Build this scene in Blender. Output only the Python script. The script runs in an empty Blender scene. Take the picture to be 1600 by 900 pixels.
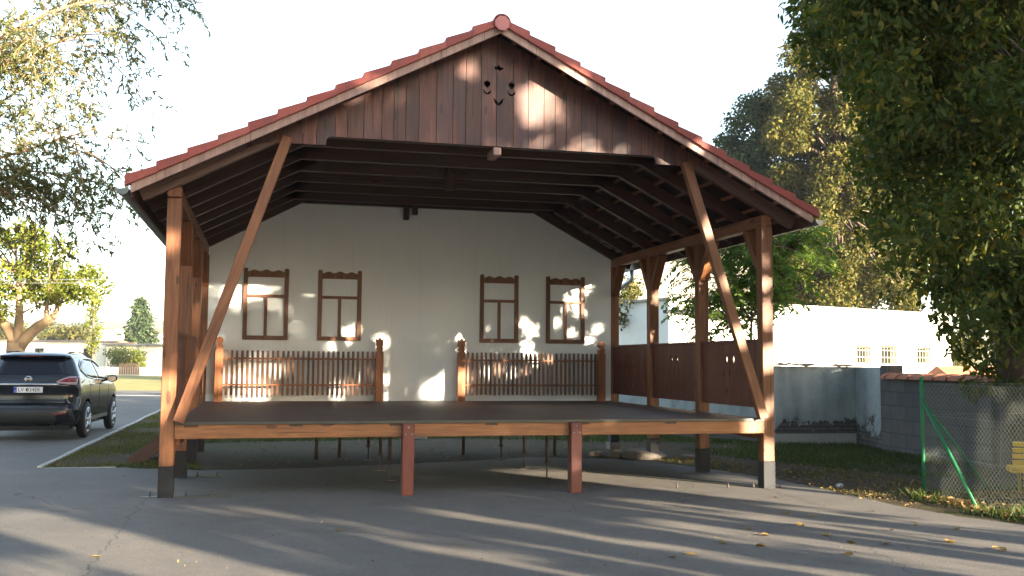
import bpy, bmesh, math, random
import numpy as np
from mathutils import Vector, Matrix, Euler
random.seed(7); rng = np.random.default_rng(11)
C = bpy.context.scene.collection
PI = math.pi
# ------------------------------------------------------------------ camera
F = 1574.5; YAW, PITCH, ROLL = -0.2395, 0.0737, 0.0076
CAM = np.array([-2.7641, -12.439, 1.6])
FW = np.array([-math.sin(YAW)*math.cos(PITCH), math.cos(YAW)*math.cos(PITCH), math.sin(PITCH)])
_r = np.cross(FW, [0, 0, 1.]); _r /= np.linalg.norm(_r); _u = np.cross(_r, FW)
RT = _r*math.cos(ROLL) + _u*math.sin(ROLL); UP = -_r*math.sin(ROLL) + _u*math.cos(ROLL)
def ray(x, y): return FW + RT*(x-800)/F + UP*(450-y)/F
def at(x, y, d): return CAM + ray(x, y)*d
def gz(x): return -0.031 - 0.0079*x
def onground(x, y):
    d = ray(x, y); z = 0
    for _ in range(15):
        p = CAM + d*((z-CAM[2])/d[2]); z = gz(p[0])
    return p
cd = bpy.data.cameras.new('camera'); cam = bpy.data.objects.new('camera', cd); C.objects.link(cam)
cam.matrix_world = Matrix(((RT[0], UP[0], -FW[0], CAM[0]), (RT[1], UP[1], -FW[1], CAM[1]), (RT[2], UP[2], -FW[2], CAM[2]), (0, 0, 0, 1)))
cd.sensor_width = 36; cd.lens = F/1600*36; cd.clip_end = 6000; cd.clip_start = .05
bpy.context.scene.camera = cam
# ------------------------------------------------------------------ light
AZ = math.radians(35); EL = math.radians(10.5)
SUN = np.array([math.sin(AZ)*math.cos(EL), -math.cos(AZ)*math.cos(EL), math.sin(EL)])   # towards the sun
ld = bpy.data.lights.new('sun', 'SUN'); ld.energy = 5.0; ld.angle = math.radians(.5); ld.color = (1, .84, .62)
lo = bpy.data.objects.new('sun', ld); C.objects.link(lo)
lo.rotation_euler = Vector(SUN).to_track_quat('Z', 'Y').to_euler(); lo.location = (20, -30, 30)
w = bpy.data.worlds.new('World'); bpy.context.scene.world = w; w.use_nodes = True
nt = w.node_tree; nt.nodes.clear()
sky = nt.nodes.new('ShaderNodeTexSky'); sky.sky_type = 'NISHITA'; sky.sun_disc = False
sky.sun_elevation = EL; sky.sun_rotation = math.radians(180) - AZ
sky.air_density = 1.0; sky.dust_density = 1.6; sky.ozone_density = 1.0; sky.altitude = 200
hs = nt.nodes.new('ShaderNodeHueSaturation'); hs.inputs['Saturation'].default_value = .88
bg = nt.nodes.new('ShaderNodeBackground'); bg.inputs['Strength'].default_value = .08
wo = nt.nodes.new('ShaderNodeOutputWorld')
nt.links.new(sky.outputs[0], hs.inputs['Color']); nt.links.new(hs.outputs[0], bg.inputs['Color']); nt.links.new(bg.outputs[0], wo.inputs['Surface'])
sc = bpy.context.scene
sc.view_settings.view_transform = 'Standard'; sc.view_settings.look = 'None'; sc.view_settings.exposure = 3.22
sc.view_settings.gamma = 1; sc.view_settings.use_curve_mapping = False
sc.cycles.use_denoising = True
sc.cycles.max_bounces = 8; sc.cycles.diffuse_bounces = 4; sc.cycles.transparent_max_bounces = 8
# ------------------------------------------------------------------ materials
def newmat(name):
    m = bpy.data.materials.new(name); m.use_nodes = True
    n = m.node_tree; b = n.nodes['Principled BSDF']
    return m, n, b
def N(n, t, **k):
    x = n.nodes.new(t)
    for a, v in k.items():
        if a in x.inputs: x.inputs[a].default_value = v
        else: setattr(x, a, v)
    return x
def L(n, a, b): n.links.new(a, b)
def math_(n, op, a, b=None, c=None, clamp=False):
    x = n.nodes.new('ShaderNodeMath'); x.operation = op; x.use_clamp = clamp
    for i, v in enumerate((a, b, c)):
        if v is None: continue
        if hasattr(v, 'is_output'): L(n, v, x.inputs[i])
        else: x.inputs[i].default_value = v
    return x.outputs[0]
def ramp(n, fac, stops):
    r = n.nodes.new('ShaderNodeValToRGB'); e = r.color_ramp.elements
    while len(e) < len(stops): e.new(.5)
    for i, (p, c) in enumerate(stops): e[i].position = p; e[i].color = (*c, 1)
    L(n, fac, r.inputs[0]); return r.outputs[0]
def mixc(n, fac, a, b, mode='MIX'):
    x = n.nodes.new('ShaderNodeMix'); x.data_type = 'RGBA'; x.blend_type = mode
    for i, v in ((0, fac), (6, a), (7, b)):
        if hasattr(v, 'is_output'): L(n, v, x.inputs[i])
        elif i == 0: x.inputs[i].default_value = v
        else: x.inputs[i].default_value = (*v, 1)
    return x.outputs[2]
def noise(n, vec, scale, detail=4, rough=.55, dist=0):
    x = N(n, 'ShaderNodeTexNoise', Scale=scale, Detail=detail, Roughness=rough, Distortion=dist)
    if vec is not None: L(n, vec, x.inputs['Vector'])
    return x.outputs['Fac']
def objco(n, scale=(1, 1, 1)):
    t = n.nodes.new('ShaderNodeTexCoord'); mp = n.nodes.new('ShaderNodeMapping'); mp.inputs['Scale'].default_value = scale
    L(n, t.outputs['Object'], mp.inputs['Vector']); return mp.outputs[0]
def pidnode(n):
    a = n.nodes.new('ShaderNodeAttribute'); a.attribute_name = 'pid'
    o = n.nodes.new('ShaderNodeObjectInfo')
    return math_(n, 'FRACT', math_(n, 'ADD', a.outputs['Fac'], o.outputs['Random']))
def bump(n, b, h, strength=.3, dist=.01):
    x = N(n, 'ShaderNodeBump', Strength=strength, Distance=dist); L(n, h, x.inputs['Height']); L(n, x.outputs[0], b.inputs['Normal'])
def wood(name, dark, mid, light, rough=.55, blotch=.35, vary=.35, blue=None):
    m, n, b = newmat(name)
    pid = pidnode(n)
    off = N(n, 'ShaderNodeCombineXYZ'); L(n, math_(n, 'MULTIPLY', pid, 31.0), off.inputs[0]); L(n, math_(n, 'MULTIPLY', pid, 17.0), off.inputs[2])
    t = n.nodes.new('ShaderNodeTexCoord')
    va = N(n, 'ShaderNodeVectorMath', operation='ADD'); L(n, t.outputs['Object'], va.inputs[0]); L(n, off.outputs[0], va.inputs[1])
    def mapped(s):
        mp = n.nodes.new('ShaderNodeMapping'); mp.inputs['Scale'].default_value = s; L(n, va.outputs[0], mp.inputs['Vector']); return mp.outputs[0]
    g1 = noise(n, mapped((16, 16, 1.1)), 1, 5, .6, 1.2)
    g2 = noise(n, mapped((70, 70, 3)), 1, 3, .6)
    g = math_(n, 'ADD', math_(n, 'MULTIPLY', g1, .7), math_(n, 'MULTIPLY', g2, .3))
    col = ramp(n, g, [(.32, dark), (.5, mid), (.68, light)])
    kn = N(n, 'ShaderNodeTexVoronoi', Scale=1.0); L(n, mapped((5, 5, 1.6)), kn.inputs['Vector'])
    kf = math_(n, 'MULTIPLY', math_(n, 'LESS_THAN', kn.outputs['Distance'], .13), .75)
    col = mixc(n, kf, col, tuple(c*.35 for c in dark))
    bl = noise(n, mapped((3.5, 3.5, 1.3)), 1, 3)
    bf = math_(n, 'MULTIPLY', math_(n, 'SUBTRACT', bl, .45, clamp=True), blotch*4, clamp=True)
    col = mixc(n, bf, col, blue or tuple(c*.4 for c in dark))
    ck = math_(n, 'MULTIPLY', math_(n, 'LESS_THAN', noise(n, mapped((38, 38, .55)), 1, 2, .4), .30), .8)
    col = mixc(n, ck, col, tuple(c*.25 for c in dark))
    v = math_(n, 'ADD', 1-vary*.5, math_(n, 'MULTIPLY', pid, vary))
    hv = N(n, 'ShaderNodeHueSaturation'); L(n, col, hv.inputs['Color']); L(n, v, hv.inputs['Value'])
    L(n, hv.outputs[0], b.inputs['Base Color']); b.inputs['Roughness'].default_value = rough
    bump(n, b, g, .35, .004)
    return m
def plain(name, col, rough=.6, metal=0, var=.2, scale=6, bumps=0, spec=.5):
    m, n, b = newmat(name)
    o = objco(n); f = noise(n, o, scale, 5)
    c = mixc(n, f, tuple(x*(1-var) for x in col), tuple(min(1, x*(1+var)) for x in col))
    L(n, c, b.inputs['Base Color']); b.inputs['Roughness'].default_value = rough; b.inputs['Metallic'].default_value = metal
    b.inputs['Specular IOR Level'].default_value = spec
    if bumps: bump(n, b, noise(n, o, scale*8, 4), bumps, .01)
    return m
def leafmat(name, cols, trans=.45, rough=.5):
    m, n, b = newmat(name)
    pid = pidnode(n)
    st = [(i/(len(cols)-1) if len(cols) > 1 else 0, c) for i, c in enumerate(cols)]
    col = ramp(n, pid, st)
    L(n, col, b.inputs['Base Color']); b.inputs['Roughness'].default_value = rough; b.inputs['Specular IOR Level'].default_value = .15
    tr = n.nodes.new('ShaderNodeBsdfTranslucent'); hv = N(n, 'ShaderNodeHueSaturation', Saturation=1.15, Value=1.1); L(n, col, hv.inputs['Color']); L(n, hv.outputs[0], tr.inputs['Color'])
    mx = n.nodes.new('ShaderNodeMixShader'); mx.inputs[0].default_value = trans
    out = n.nodes['Material Output']; L(n, b.outputs[0], mx.inputs[1]); L(n, tr.outputs[0], mx.inputs[2]); L(n, mx.outputs[0], out.inputs['Surface'])
    return m
M = {}
M['post'] = wood('stained_post_wood', (.11, .037, .014), (.19, .07, .026), (.28, .12, .047))
M['beam'] = wood('amber_beam_wood', (.13, .05, .018), (.21, .085, .03), (.3, .135, .05), blotch=.2)
M['red'] = wood('red_pier_wood', (.085, .02, .014), (.12, .027, .019), (.16, .04, .027), blotch=.1)
M['gable'] = wood('weathered_gable_wood', (.05, .018, .013), (.10, .035, .025), (.175, .07, .048), blotch=.6, vary=.65, blue=(.035, .026, .036))
M['panel'] = wood('dark_panel_wood', (.075, .022, .014), (.12, .034, .02), (.17, .05, .03), blotch=.2)
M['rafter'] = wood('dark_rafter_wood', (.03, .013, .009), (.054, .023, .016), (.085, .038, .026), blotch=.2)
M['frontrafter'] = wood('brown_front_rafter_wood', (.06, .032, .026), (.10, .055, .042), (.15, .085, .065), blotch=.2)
M['batten'] = wood('orange_batten_wood', (.16, .06, .03), (.23, .095, .05), (.3, .135, .07), blotch=.05)
M['fence'] = wood('brown_fence_wood', (.17, .055, .022), (.28, .095, .036), (.38, .15, .06), vary=.6)
M['picket'] = wood('grey_brown_picket_wood', (.07, .036, .026), (.15, .066, .036), (.25, .115, .052), vary=.8)
M['frame'] = wood('brown_frame_wood', (.10, .04, .02), (.18, .075, .035), (.26, .115, .055), vary=.3)
M['barge'] = wood('pale_barge_wood', (.22, .125, .1), (.33, .2, .165), (.42, .28, .23), blotch=.25)
M['barn'] = wood('silvery_barn_planks', (.16, .14, .12), (.3, .27, .23), (.45, .41, .36), blotch=.3, vary=.5)
M['yellow'] = wood('yellow_painted_slats', (.38, .24, .01), (.5, .33, .015), (.55, .37, .02), blotch=.15, vary=.15)
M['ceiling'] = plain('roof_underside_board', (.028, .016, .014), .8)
def tilemat(name, a, b_, c_):
    m, n, b = newmat(name); o = objco(n)
    col = ramp(n, pidnode(n), [(0, a), (.5, b_), (1, c_)])
    st = noise(n, o, 9, 5, .65); col = mixc(n, math_(n, 'MULTIPLY', math_(n, 'SUBTRACT', st, .5, clamp=True), 2.2, clamp=True), col, (.1, .05, .04))
    L(n, col, b.inputs['Base Color']); b.inputs['Roughness'].default_value = .7; bump(n, b, noise(n, o, 30, 4), .25, .01); return m
M['tile'] = tilemat('red_clay_tile', (.22, .048, .038), (.29, .06, .048), (.33, .09, .066))
M['tile_old'] = plain('orange_clay_tile', (.34, .13, .07), .8, var=.4, scale=5, bumps=.3)
M['tar'] = plain('black_bitumen_paint', (.02, .022, .026), .6, var=.2, bumps=.1, spec=.2)
M['darkmetal'] = plain('weathered_dark_steel', (.06, .065, .06), .5, .6)
M['gutter'] = plain('green_grey_gutter', (.13, .16, .16), .4, .5)
M['zinc'] = plain('galvanised_steel', (.5, .52, .53), .35, .8)
M['meshwire'] = plain('dull_mesh_wire', (.14, .16, .14), .6, .2)
M['rust'] = plain('rusty_steel', (.07, .05, .04), .7, .3)
M['green'] = plain('green_enamel', (.015, .15, .055), .55, spec=.3)
M['white_plastic'] = plain('white_cord', (.75, .75, .75), .5)
M['stone'] = plain('field_stone', (.17, .15, .13), .9, var=.4, scale=12, bumps=.5)
M['concrete'] = plain('concrete_edging', (.36, .35, .32), .9, var=.25, scale=20, bumps=.3)
M['whitepaint'] = plain('white_road_paint', (.7, .7, .68), .8)
M['bark'] = plain('grey_bark', (.1, .075, .055), .95, var=.5, scale=14, bumps=.8)
M['bark_light'] = plain('tan_bark', (.28, .19, .11), .95, var=.4, scale=5, bumps=.8)  # mottled light tan, the colour of the bark itself
M['black'] = plain('black_rubber', (.012, .012, .013), .8)
M['trimblack'] = plain('black_plastic_cladding', (.02, .021, .023), .55)
M['chrome'] = plain('bright_chrome', (.75, .75, .76), .12, 1, var=.02)
M['alloy'] = plain('silver_alloy', (.45, .46, .48), .3, .9)
M['paint'] = plain('black_car_paint', (.012, .014, .018), .12, 0, var=.05)
M['carglass'] = plain('tinted_glass', (.012, .014, .02), .06, 0, var=.02, spec=.22)
M['redlens'] = plain('red_lamp_lens', (.2, .012, .015), .1)
M['clearlens'] = plain('pinkish_clear_lens', (.42, .3, .32), .1)
M['plate'] = plain('white_plate', (.75, .75, .74), .4, var=.02)
M['plateblue'] = plain('blue_plate_band', (.02, .06, .4), .4, var=.02)
M['plateblack'] = plain('black_plate_ink', (.02, .02, .02), .5, var=.02)
M['render_far'] = plain('cream_render', (.72, .69, .6), .9, var=.08)
M['roof_far'] = plain('brown_roof_far', (.24, .15, .1), .9)
M['eave_far'] = plain('grey_eave', (.2, .2, .2), .8)
M['block_grey'] = None
M['glass_dark'] = plain('dim_window_glass', (.016, .018, .014), .15, var=.1, spec=.2)
M['bar_cream'] = plain('cream_painted_bars', (.62, .55, .38), .6)
M['canmetal'] = plain('crushed_can_metal', (.45, .46, .48), .4, .6)
def stagewall():
    m, n, b = newmat('white_stage_boards'); o = objco(n)
    s = n.nodes.new('ShaderNodeSeparateXYZ'); L(n, o, s.inputs[0])
    fr = math_(n, 'FRACT', math_(n, 'DIVIDE', math_(n, 'ADD', s.outputs[0], 10.0), 1.25))
    seam = math_(n, 'LESS_THAN', fr, .006)
    st = noise(n, objco(n, (30, 30, .7)), 1, 4); bl = noise(n, o, .8, 4)
    f = math_(n, 'ADD', math_(n, 'MULTIPLY', st, .2), math_(n, 'MULTIPLY', bl, .8))
    c = ramp(n, f, [(.3, (.72, .76, .78)), (.7, (.81, .85, .87))])
    gr = math_(n, 'MULTIPLY', math_(n, 'SUBTRACT', 1.35, s.outputs[2], clamp=True), math_(n, 'SUBTRACT', noise(n, objco(n, (2.5, 2.5, 5)), 1, 5, .65), .42, clamp=True))
    c = mixc(n, math_(n, 'MULTIPLY', gr, 3.0, clamp=True), c, (.42, .4, .36))
    dr = math_(n, 'MULTIPLY', math_(n, 'SUBTRACT', noise(n, objco(n, (7, 7, .35)), 1, 4), .6, clamp=True), 1.2, clamp=True)
    c = mixc(n, dr, c, (.5, .49, .45))
    c = mixc(n, math_(n, 'MULTIPLY', seam, .18), c, (.35, .33, .3))
    L(n, c, b.inputs['Base Color']); b.inputs['Roughness'].default_value = .8
    bump(n, b, noise(n, o, 60, 3), .1, .004); return m
M['stagewall'] = stagewall()
def floorboards():
    m, n, b = newmat('brown_stage_floor'); o = objco(n)
    s = n.nodes.new('ShaderNodeSeparateXYZ'); L(n, o, s.inputs[0])
    fx = math_(n, 'LESS_THAN', math_(n, 'FRACT', math_(n, 'DIVIDE', math_(n, 'ADD', s.outputs[0], 10.02), 1.25)), .006)
    fy = math_(n, 'LESS_THAN', math_(n, 'FRACT', math_(n, 'DIVIDE', math_(n, 'ADD', s.outputs[1], 10.3), 2.5)), .004)
    f = noise(n, o, 1.4, 6, .6); f2 = noise(n, objco(n, (3, 40, 1)), 1, 4)
    c = ramp(n, math_(n, 'ADD', math_(n, 'MULTIPLY', f, .7), math_(n, 'MULTIPLY', f2, .3)), [(.35, (.042, .023, .018)), (.65, (.09, .052, .042))])
    c = mixc(n, math_(n, 'MAXIMUM', fx, fy), c, (.02, .015, .012))
    dn = N(n, 'ShaderNodeTexNoise', Scale=25.0, Detail=2.0); L(n, o, dn.inputs['Vector'])
    c = mixc(n, math_(n, 'MULTIPLY', math_(n, 'GREATER_THAN', dn.outputs['Fac'], .74), .5), c, (.3, .25, .2))
    L(n, c, b.inputs['Base Color']); b.inputs['Roughness'].default_value = .6; return m
M['floor'] = floorboards()
def asphalt():
    m, n, b = newmat('worn_asphalt'); o = objco(n)
    big = noise(n, o, .25, 5, .6); med = noise(n, o, 2.2, 6, .7); fine = noise(n, o, 38, 5, .75)
    f = math_(n, 'ADD', math_(n, 'ADD', math_(n, 'MULTIPLY', big, .4), math_(n, 'MULTIPLY', med, .25)), math_(n, 'MULTIPLY', fine, .35))
    c = ramp(n, f, [(.34, (.057, .052, .046)), (.5, (.103, .093, .082)), (.66, (.16, .145, .124))])
    agg = N(n, 'ShaderNodeTexVoronoi', Scale=70.0); L(n, o, agg.inputs['Vector'])
    sp = math_(n, 'MULTIPLY', math_(n, 'LESS_THAN', agg.outputs['Distance'], .26), .4)
    c = mixc(n, sp, c, (.26, .25, .23))
    pt = N(n, 'ShaderNodeTexNoise', Scale=.55, Detail=6.0, Roughness=.7); L(n, o, pt.inputs['Vector'])
    c = mixc(n, math_(n, 'MULTIPLY', math_(n, 'SUBTRACT', pt.outputs['Fac'], .56, clamp=True), 5, clamp=True), c, (.06, .055, .05))
    stn = noise(n, o, 7, 4, .6)
    c = mixc(n, math_(n, 'MULTIPLY', math_(n, 'GREATER_THAN', stn, .7), .45), c, (.04, .037, .034))
    # fine cracks
    wv = N(n, 'ShaderNodeTexNoise', Scale=1.3, Detail=5.0); L(n, o, wv.inputs['Vector'])
    va = N(n, 'ShaderNodeVectorMath', operation='MULTIPLY_ADD'); L(n, wv.outputs['Color'], va.inputs[0]); va.inputs[1].default_value = (.8, .8, .8); L(n, o, va.inputs[2])
    vo = N(n, 'ShaderNodeTexVoronoi', feature='DISTANCE_TO_EDGE', Scale=.22); L(n, va.outputs[0], vo.inputs['Vector'])
    ck = math_(n, 'LESS_THAN', vo.outputs['Distance'], .0016)
    brk = math_(n, 'GREATER_THAN', noise(n, o, .5, 2), .5)
    c = mixc(n, math_(n, 'MULTIPLY', math_(n, 'MULTIPLY', ck, brk), .7), c, (.025, .025, .025))
    p0 = onground(226, 782); p1 = onground(145, 880); dx, dy = p1[0]-p0[0], p1[1]-p0[1]; l_ = math.hypot(dx, dy); dx /= l_; dy /= l_
    s = n.nodes.new('ShaderNodeSeparateXYZ'); L(n, o, s.inputs[0])
    rx = math_(n, 'SUBTRACT', s.outputs[0], p0[0]); ry = math_(n, 'SUBTRACT', s.outputs[1], p0[1])
    dist = math_(n, 'SUBTRACT', math_(n, 'MULTIPLY', rx, dy), math_(n, 'MULTIPLY', ry, dx))
    wob = math_(n, 'MULTIPLY', math_(n, 'SUBTRACT', noise(n, o, 2.5, 6, .7), .5), .35)
    ln = math_(n, 'LESS_THAN', math_(n, 'ABSOLUTE', math_(n, 'ADD', dist, wob)), .008)
    al = math_(n, 'ADD', math_(n, 'MULTIPLY', rx, dx), math_(n, 'MULTIPLY', ry, dy))
    ln = math_(n, 'MULTIPLY', ln, math_(n, 'GREATER_THAN', al, 0))
    c = mixc(n, math_(n, 'MULTIPLY', ln, .75), c, (.02, .02, .02))
    L(n, c, b.inputs['Base Color']); b.inputs['Roughness'].default_value = .85
    bump(n, b, math_(n, 'ADD', fine, math_(n, 'MULTIPLY', agg.outputs['Distance'], .6)), .5, .006); return m
M['asphalt'] = asphalt()
def soil():
    m, n, b = newmat('soil_and_grass'); o = objco(n)
    big = noise(n, o, .5, 6, .65); fine = noise(n, o, 25, 5, .7)
    dirt = ramp(n, fine, [(.3, (.035, .026, .018)), (.7, (.12, .09, .06))])
    grass = ramp(n, fine, [(.3, (.025, .036, .011)), (.7, (.075, .085, .028))])
    f = math_(n, 'MULTIPLY', math_(n, 'SUBTRACT', big, .5, clamp=True), 6, clamp=True)
    c = mixc(n, f, dirt, grass)
    far = n.nodes.new('ShaderNodeSeparateXYZ'); L(n, o, far.inputs[0])
    ff = math_(n, 'MULTIPLY', math_(n, 'SUBTRACT', far.outputs[1], 38.0, clamp=False), .5, clamp=True)
    c = mixc(n, ff, c, ramp(n, big, [(.35, (.2, .2, .07)), (.65, (.32, .28, .12))]))
    L(n, c, b.inputs['Base Color']); b.inputs['Roughness'].default_value = 1; b.inputs['Specular IOR Level'].default_value = .1
    bump(n, b, math_(n, 'ADD', fine, noise(n, o, 6, 4)), .8, .03); return m
M['soil'] = soil()
def plaster():
    m, n, b = newmat('peeling_blue_grey_plaster'); o = objco(n)
    s = n.nodes.new('ShaderNodeSeparateXYZ'); L(n, o, s.inputs[0])
    f = noise(n, o, 1.2, 6, .65); st = noise(n, objco(n, (5, 5, .6)), 1, 4)
    c = ramp(n, math_(n, 'ADD', math_(n, 'MULTIPLY', f, .6), math_(n, 'MULTIPLY', st, .4)), [(.3, (.16, .19, .195)), (.5, (.29, .33, .33)), (.7, (.42, .45, .43))])
    pe = math_(n, 'ADD', math_(n, 'MULTIPLY', noise(n, o, 2.6, 6, .7), 1.0), math_(n, 'MULTIPLY', s.outputs[2], -.42))
    pm = math_(n, 'GREATER_THAN', pe, .36)
    br = N(n, 'ShaderNodeTexBrick', Scale=1.0); br.inputs['Brick Width'].default_value = .3; br.inputs['Row Height'].default_value = .09; br.inputs['Mortar Size'].default_value = .014
    br.inputs['Color1'].default_value = (.13, .11, .1, 1); br.inputs['Color2'].default_value = (.2, .17, .15, 1); br.inputs['Mortar'].default_value = (.06, .055, .05, 1)
    cb = N(n, 'ShaderNodeCombineXYZ'); L(n, math_(n, 'ADD', s.outputs[0], s.outputs[1]), cb.inputs[0]); L(n, s.outputs[2], cb.inputs[1]); L(n, cb.outputs[0], br.inputs['Vector'])
    bm_ = mixc(n, noise(n, o, 7, 4), br.outputs['Color'], (.05, .048, .045))
    c = mixc(n, pm, c, bm_)
    L(n, c, b.inputs['Base Color']); b.inputs['Roughness'].default_value = .95
    bump(n, b, math_(n, 'ADD', math_(n, 'MULTIPLY', pm, -.8), math_(n, 'MULTIPLY', noise(n, o, 14, 5), .4)), .8, .03); return m
M['plaster'] = plaster()
def blocks():
    m, n, b = newmat('grey_concrete_blocks'); o = objco(n)
    s = n.nodes.new('ShaderNodeSeparateXYZ'); L(n, o, s.inputs[0])
    br = N(n, 'ShaderNodeTexBrick', Scale=1.0); br.inputs['Brick Width'].default_value = .55; br.inputs['Row Height'].default_value = .27; br.inputs['Mortar Size'].default_value = .012
    br.inputs['Color1'].default_value = (.085, .08, .08, 1); br.inputs['Color2'].default_value = (.14, .13, .125, 1); br.inputs['Mortar'].default_value = (.05, .05, .05, 1)
    cb = N(n, 'ShaderNodeCombineXYZ'); L(n, math_(n, 'ADD', s.outputs[0], s.outputs[1]), cb.inputs[0]); L(n, s.outputs[2], cb.inputs[1]); L(n, cb.outputs[0], br.inputs['Vector'])
    c = mixc(n, noise(n, o, 3, 6, .65), br.outputs['Color'], (.06, .058, .058), 'MIX')
    L(n, c, b.inputs['Base Color']); b.inputs['Roughness'].default_value = .95
    bump(n, b, math_(n, 'ADD', br.outputs['Fac'], math_(n, 'MULTIPLY', noise(n, o, 30, 4), .6)), -.6, .02); return m
M['blocks'] = blocks()
def whitewall():
    m, n, b = newmat('bright_white_render'); o = objco(n)
    f = noise(n, o, .9, 6, .6); g = noise(n, objco(n, (.35, .35, .9)), 1, 4)
    c = ramp(n, f, [(.3, (.68, .67, .6)), (.7, (.8, .8, .74))])
    s = n.nodes.new('ShaderNodeSeparateXYZ'); L(n, o, s.inputs[0])
    dm = math_(n, 'MULTIPLY', math_(n, 'MULTIPLY', math_(n, 'SUBTRACT', 2.2, s.outputs[2], clamp=True), math_(n, 'SUBTRACT', g, .5, clamp=True)), 3.0, clamp=True)
    c = mixc(n, dm, c, (.3, .33, .24))
    L(n, c, b.inputs['Base Color']); b.inputs['Roughness'].default_value = .9; bump(n, b, noise(n, o, 20, 4), .2, .01); return m
M['whitewall'] = whitewall()
def hillsmat():
    m, n, b = newmat('distant_fields_and_woods')
    g = n.nodes.new('ShaderNodeNewGeometry'); s = n.nodes.new('ShaderNodeSeparateXYZ'); L(n, g.outputs['Position'], s.inputs[0])
    o = objco(n); z = math_(n, 'ADD', s.outputs[2], math_(n, 'MULTIPLY', math_(n, 'SUBTRACT', noise(n, o, .009, 5), .5), 12))
    fld = ramp(n, noise(n, objco(n, (.004, .012, 1)), 1, 3), [(.35, (.1, .12, .04)), (.65, (.26, .22, .1))])
    c = mixc(n, math_(n, 'GREATER_THAN', z, 30), fld, (.03, .045, .02))
    L(n, c, b.inputs['Base Color']); b.inputs['Roughness'].default_value = 1; b.inputs['Specular IOR Level'].default_value = 0; return m
M['hills'] = hillsmat()
M['leaf_dark'] = leafmat('dark_walnut_leaf', [(.04, .062, .014), (.065, .09, .02), (.05, .075, .018), (.08, .105, .024), (.05, .07, .018), (.14, .135, .03), (.2, .16, .035)], .45, .6)
M['leaf_blue'] = leafmat('bluish_green_leaf', [(.022, .045, .018), (.035, .06, .024), (.05, .075, .025)], .25)
M['leaf_gold'] = leafmat('golden_autumn_leaf', [(.04, .055, .014), (.075, .08, .018), (.12, .095, .02), (.06, .07, .016)], .3)
M['leaf_lime'] = leafmat('lime_green_leaf', [(.085, .12, .018), (.13, .16, .022), (.19, .19, .025), (.07, .1, .02)], .45)
M['leaf_frond'] = leafmat('fresh_frond_leaf', [(.05, .11, .02), (.085, .15, .028), (.13, .19, .03)], .45)
M['leaf_near'] = leafmat('olive_locust_leaf', [(.1, .125, .05), (.15, .175, .065), (.19, .18, .065), (.12, .15, .07)], .6)
M['leaf_row'] = leafmat('maple_row_leaf', [(.05, .08, .02), (.09, .11, .025)], .12)
M['needle'] = leafmat('spruce_needles', [(.025, .045, .02), (.04, .065, .028), (.06, .08, .03)], .15)
M['leaf_dry'] = leafmat('dry_fallen_leaf', [(.2, .12, .045), (.26, .18, .07), (.14, .085, .035), (.3, .24, .1)], .2, .8)
M['grass'] = leafmat('grass_blade', [(.03, .06, .012), (.05, .085, .018), (.1, .11, .03), (.045, .08, .018)], .35)
M['grass_dry'] = leafmat('dry_grass_blade', [(.1, .1, .035), (.16, .14, .05), (.07, .085, .022)], .35)
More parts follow.
